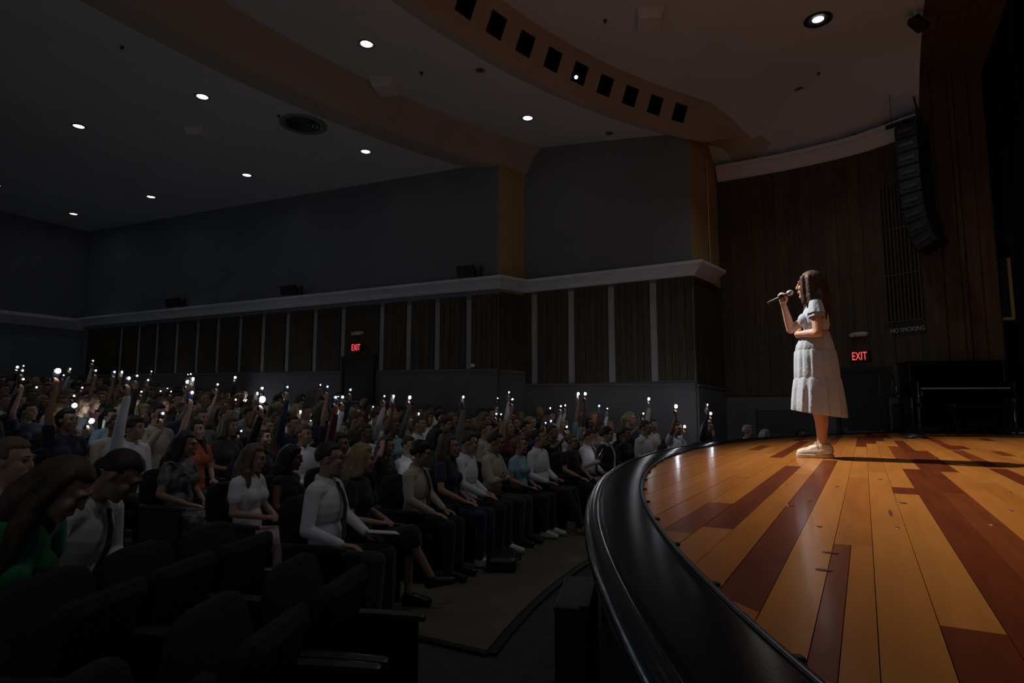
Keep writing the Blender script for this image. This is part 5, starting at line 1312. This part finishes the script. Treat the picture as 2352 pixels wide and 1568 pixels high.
for sl in sorted(slots, key=lambda s: (s['k'], -s['X'])):
    n_ = 1+sum(1 for o_ in slots if o_['k'] == sl['k'] and o_['X'] > sl['X'])+sum(1 for o_ in occupied if o_[0] == sl['k'] and o_[1] > sl['X'])
    sex = sl.get('sex') or cr.choice('mmmff'); ps = sl['pose'] or cr.choice(('lap', 'clasp', 'lap', 'down'))
    parts, an = GEN[sex, ps]
    kd = cr.choice(kinds_m if sex == 'm' else kinds_f)
    hc = cr.choice(('black', 'dark brown', 'dark brown', 'brown', 'brown', 'light brown', 'blond'))
    tp = cr.choice(('white', 'white', 'white', 'white', 'black', 'navy', 'grey', 'cream', 'charcoal', 'maroon')) if sex == 'm' else cr.choice(('white', 'white', 'black', 'black', 'navy', 'light blue', 'maroon', 'charcoal', 'pink', 'dark green', 'cream'))
    if sl['k'] == 3 and abs(sl['X']-3.9) < 0.3: tp = 'orange'
    cols = colors(cr.choice((0, 0, 1, 1, 2, 3)), tp, cr.choice(('black', 'charcoal', 'navy')), hc, None, cr.choice(('black', 'navy', 'maroon')))
    who = '%s row, %s from wall' % (ORD[sl['k']+1], ORD[min(n_, 24)])
    lab = 'person in %s %s, %s %s hair, %s%s' % (tp, 'shirt' if sex == 'm' else 'top', hname[kd], hc, 'raising phone, ' if sl['pose'] in ('high', 'top') else ('holding phone, ' if sl['pose'] else ''), who)
    hm_ = GH[sex, kd, 1 if ps == 'down' else 0]
    pl = [p for p in parts if p[0] != 'hair']+[('hair', hm_, 'hair')]
    far = sl['D'] > 11
    if far: pl = [p for p in pl if p[0] not in ('eyebrow',)]
    place_person(lab, pl, (sl['X'], sl['Y'], sl['z']), sl['rz'], sl['s'], cols, 'audience members in the crowd')
    if sl['pose']:
        p, d, n, tt = an['phone']; w = local_to_world((sl['X'], sl['Y'], sl['z']), sl['rz'], sl['s'], p); Rz = RZ(sl['rz'])
        phone('glowing phone of person in '+who, frame(Rz @ d, Rz @ n, w), (0.010, 0.014, 0.026, 0.033)[sl['light']], cr.choice((0, 0, 1, 2, 3)), cr.choice((0, 0, 1, 2)))
    seat('dark theatre seat in '+who, (sl['X'], sl['Y'], sl['z']), face_stage(sl['X'], sl['Y']), sl['k'] < 4, False, 0.92, 'theatre seats under the crowd')
# ================================================================== THE SINGER
SX, SY = 5.871, 0.301
singer = thing('person', 'singer with long brown hair in pale blue tiered dress and white sneakers on stage', 'person', (SX, SY, STZ), PI-0.06)
SHc = np.array((0, -0.052, 1.472)); SR = RX(-0.03)
legs_, arms_ = [], []
for s in (-1, 1):
    ank = np.array((s*0.058, -0.015-0.02*(s < 0), 0.085)); kn_ = np.array((s*0.06, -0.04, 0.43)); hp = np.array((s*0.08, -0.03, 0.80)); calf = ank*0.35+kn_*0.65+np.array((0, 0.018, 0))
    legs_ += [('c', hp, 0.082, kn_, 0.052), ('c', kn_, 0.051, calf, 0.051), ('c', calf, 0.051, ank, 0.033), ('c', ank, 0.033, ank+np.array((0, 0.03, -0.045)), 0.03), ('c', ank+np.array((0, 0.02, -0.045)), 0.03, ank+np.array((0, -0.13, -0.055)), 0.024)]
S_L, E_L, W_L = np.array((0.148, 0.0, 1.264)), np.array((0.195, 0.012, 1.035)), np.array((0.075, -0.165, 1.045))
S_R, E_R, W_R = np.array((-0.148, 0.0, 1.264)), np.array((-0.185, -0.250, 1.120)), np.array((-0.083, -0.285, 1.338))
for S, Eb, Wr in ((S_L, E_L, W_L), (S_R, E_R, W_R)):
    arms_ += [('c', S, 0.044, Eb, 0.038), ('c', Eb, 0.038, Eb*0.6+Wr*0.4, 0.036), ('c', Eb*0.6+Wr*0.4, 0.036, Wr, 0.0235)]
hR, _ = hand(W_R, (0.16, -0.10, 0.98), (1, 0.0, -0.16), True, 0.95, 0.92)
hL, _ = hand(W_L, (-0.93, -0.12, 0.08), (0.0, 1, -0.1), False, 0.25, 0.92)
torso_ = [('e', (0, -0.035, 0.84), (0.150, 0.112, 0.13)), ('e', (0, -0.03, 1.01), (0.112, 0.088, 0.14)), ('e', (0, -0.022, 1.16), (0.130, 0.098, 0.15)), ('c', (-0.108, 0.0, 1.264), 0.048, (0.108, 0.0, 1.264), 0.048), ('c', (-0.048, 0.004, 1.296), 0.040, (0.048, 0.004, 1.296), 0.040),
          ('e', (-0.06, -0.10, 1.165), (0.052, 0.045, 0.05)), ('e', (0.06, -0.10, 1.165), (0.052, 0.045, 0.05))]
neck_ = [('c', (0, 0.0, 1.315), 0.047, (0, -0.032, 1.41), 0.044)]
body_me = solid('body', torso_+neck_+head_elems(SHc, SR, 'f')+arms_+hR+hL+legs_, 0.0052, 3)
sb = obj('body', body_me, singer); setmat(sb, mat('skin_singer', (0.62, 0.37, 0.27), 0.48, var=0.06, scale=20))
M_dress = mat('pale_blue_cotton', (0.44, 0.51, 0.62), 0.9, var=0.06, scale=30, bump=0.35, bscale=45, sheen=0.3)
dress = obj('bodice', solid('bodice', [(e[0], e[1], tuple(q+0.012 for q in e[2])) if e[0] == 'e' else ('c', e[1], e[2]+0.010, e[3], e[4]+0.010) for e in torso_[1:4]+torso_[5:]], 0.006, 2), singer); setmat(dress, M_dress)
def ring(h, cu, rx, ry, amp, nf, ph, n=96, slant=0.0):
    out = []
    for k in range(n):
        u = 2*PI*k/n; w = 1+amp*(math.sin(nf*u+ph)+0.6*math.sin(nf*1.7*u+ph*2.1)+0.4*math.sin(nf*2.9*u+ph))
        x, y = rx*w*math.cos(u), -cu+ry*w*math.sin(u); out.append((x, y, h+slant*(-math.sin(u))))
    return out
def tier(spec, name):
    m = MB(); m.loft([ring(*r_) for r_ in spec], caps=False); o = m.build(name, M_dress, singer, True); return o
tier([(1.060, 0.030, 0.126, 0.108, 0.004, 14, 0), (1.035, 0.030, 0.128, 0.113, 0.006, 14, 0), (1.0, 0.033, 0.137, 0.127, 0.012, 14, 0), (0.95, 0.040, 0.150, 0.146, 0.016, 14, 0), (0.905, 0.042, 0.156, 0.155, 0.012, 14, 0), (0.897, 0.042, 0.153, 0.152, 0.01, 14, 0)], 'skirt_tier')
tier([(0.908, 0.042, 0.154, 0.153, 0.008, 17, 1), (0.895, 0.042, 0.162, 0.160, 0.020, 17, 1), (0.82, 0.040, 0.170, 0.166, 0.028, 17, 1.1), (0.74, 0.038, 0.178, 0.172, 0.026, 17, 1.2), (0.668, 0.036, 0.186, 0.177, 0.018, 17, 1.3), (0.660, 0.036, 0.183, 0.174, 0.016, 17, 1.3)], 'skirt_tier')
tier([(0.672, 0.036, 0.184, 0.175, 0.010, 13, 2), (0.655, 0.036, 0.192, 0.182, 0.022, 13, 2), (0.56, 0.036, 0.203, 0.193, 0.034, 13, 2.1, 96, 0.012), (0.46, 0.036, 0.214, 0.203, 0.036, 13, 2.2, 96, 0.024), (0.372, 0.036, 0.224, 0.210, 0.034, 13, 2.3, 96, 0.034), (0.366, 0.036, 0.221, 0.207, 0.034, 13, 2.3, 96, 0.034)], 'skirt_tier')
for S, Eb in ((S_L, E_L), (S_R, E_R)):
    ax = unit(Eb-S); a = unit(np.cross(ax, (0, 1, 0))); b = np.cross(ax, a)
    for l0, l1, r0, r1 in ((-0.045, 0.07, 0.045, 0.070), (-0.02, 0.10, 0.047, 0.062)):
        m = MB(); rg = []
        for q in range(6):
            t_ = q/5; c = S+ax*(l0+(l1-l0)*t_); rr = r0+(r1-r0)*t_**0.8
            rg.append([tuple(c+(a*math.cos(u)+b*math.sin(u))*rr*(1+0.06*t_*math.sin(8*u))) for u in (2*PI*k/40 for k in range(40))])
        m.loft(rg, caps=False); m.build('sleeve_ruffle', M_dress, singer, True)
hair_o = obj('hair', hair_mesh('long', SHc, SR, 0.0055, 'f', extra=[((s*0.058, y0, 0.058), 0.026, (s*0.070, y0+0.004, -0.05), 0.027) for s in (-1, 1) for y0 in (-0.048, -0.012, 0.03)]+[((s*0.070, y0+0.004, -0.05), 0.027, (s*0.072, y0+0.018, -0.155), 0.030) for s in (-1, 1) for y0 in (-0.048, -0.012, 0.03)]+[((s*0.07, 0.0, -0.15), 0.036, (s*0.075, 0.05, -0.24), 0.034) for s in (-1, 1)]+[((-0.075, -0.03, -0.14), 0.030, (-0.075, -0.055, -0.30), 0.024)], length=0.31, hsm=7), singer)
setmat(hair_o, mat('hair_singer', (0.052, 0.024, 0.010), 0.55, var=0.5, scale=6, stretch=(9, 9, 1), bump=0.22, wave=10))
for s in (-1, 1):
    m = MB(); m.ell(SHc+SR @ np.array((s*0.030, -0.0795, 0.010)), (0.0115, 0.008, 0.0075), SR, 10, 7); o = m.build('eye', M_eye, singer, True)
    m = MB(); m.cap(SHc+SR @ np.array((s*0.015, -0.0915, 0.035)), 0.004, SHc+SR @ np.array((s*0.045, -0.084, 0.037)), 0.003, 6); m.build('eyebrow', HAIR['dark brown'], singer, True)
m = MB(); m.ell(SHc+SR @ np.array((0, -0.093, -0.056)), (0.019, 0.0085, 0.0085), SR, 12, 8); m.build('lips', mat('lips', (0.45, 0.12, 0.11), 0.4), singer, True)
M_snk = mat('sneaker_canvas', (0.66, 0.60, 0.50), 0.7, var=0.1, scale=20, bump=0.2, bscale=60); M_sole = mat('sneaker_sole', (0.60, 0.53, 0.42), 0.6, var=0.15)
for s in (-1, 1):
    dy = -0.02*(s < 0); c = np.array((s*0.062, dy, 0))
    E = [('c', c+(0, 0.035, 0.062), 0.036, c+(0, -0.02, 0.060), 0.040), ('c', c+(0, -0.02, 0.055), 0.042, c+(0, -0.15, 0.042), 0.036), ('c', c+(0, -0.15, 0.042), 0.037, c+(0, -0.185, 0.036), 0.030), ('c', c+(0, 0.03, 0.085), 0.036, c+(0, -0.03, 0.092), 0.035), ('c', c+(0, -0.03, 0.085), 0.034, c+(0, -0.10, 0.065), 0.032)]
    sh = obj('shoe', solid('shoe', E, 0.006, 2), singer); setmat(sh, M_snk)
    m = MB(); rg = []
    for z, g in ((0.0, -0.003), (0.006, 0.002), (0.026, 0.003), (0.03, -0.002)):
        rr = []
        for k in range(36):
            u = 2*PI*k/36; cx_, sy_ = math.cos(u), math.sin(u); w = 0.040+g-0.006*(sy_ > 0)
            rr.append((c[0]+w*math.copysign(abs(cx_)**0.8, cx_), c[1]-0.075+(0.142+g)*math.copysign(abs(sy_)**0.9, sy_), z))
        rg.append(rr)
    m.loft(rg); m.build('sole', M_sole, sh, False)
    m = MB()
    for k in range(5):
        y = -0.045-k*0.017; z = 0.116-k*0.0085; m.tube([tuple(c+(-0.030, y, z-0.022)), tuple(c+(-0.012, y-0.006, z)), tuple(c+(0.012, y+0.006, z)), tuple(c+(0.030, y, z-0.022))], 0.0035, 6)
    m.tube([tuple(c+(0.005, -0.05, 0.118)), tuple(c+(0.025, -0.055, 0.128)), tuple(c+(0.035, -0.07, 0.112)), tuple(c+(0.01, -0.055, 0.117))], 0.003, 6); m.tube([tuple(c+(-0.005, -0.05, 0.118)), tuple(c+(-0.025, -0.06, 0.126)), tuple(c+(-0.034, -0.075, 0.108)), tuple(c+(-0.01, -0.055, 0.117))], 0.003, 6)
    m.build('laces', M_snk, sh, True)
    m = MB(); m.lathe([(0.036, 0.10), (0.038, 0.112), (0.034, 0.118)], 20, c=(c[0], c[1]-0.005, 0)); m.build('collar_lining', M_sole, sh, True)
Rw = Matrix.Translation((SX, SY, STZ)) @ Matrix.Rotation(PI-0.06, 4, 'Z')
mic_tail, mic_ball = Vector((-0.080, -0.412, 1.365)), Vector((-0.012, -0.212, 1.428))
t = thing('microphone', 'black wireless microphone with silver mesh head held by the singer', 'microphone', tuple(Rw @ mic_tail)); 
ax = (mic_ball-mic_tail); ML = ax.length; Mq = ((Rw.to_3x3() @ ax).to_track_quat('Z', 'Y')).to_matrix().to_4x4()
m = MB(); m.lathe([(0.0, 0), (0.010, 0.0), (0.0125, 0.006), (0.013, ML*0.5), (0.0165, ML*0.80), (0.019, ML*0.86), (0.0, ML*0.86)], 20, M=Mq); m.build('handle', M_rubber, t, True)
m = MB(); m.lathe([(0.0, ML*0.855), (0.020, ML*0.86), (0.0245, ML*0.93), (0.026, ML*1.0), (0.0235, ML*1.05), (0.017, ML*1.09), (0.008, ML*1.108), (0.0, ML*1.11)], 22, M=Mq); m.build('grille_head', mat('mic_mesh', (0.42, 0.42, 0.40), 0.4, 0.7, var=0.35, scale=160), t, True)
m = MB(); m.lathe([(0.025, ML*0.985), (0.0275, ML*0.99), (0.0275, ML*1.005), (0.025, ML*1.01)], 22, M=Mq); m.build('band', M_steel, t, True)
m = MB(); m.lathe([(0.0, -0.006), (0.008, -0.006), (0.011, 0.0), (0.0, 0.004)], 14, M=Mq); m.build('tail_ring', M_chrome, t, True)
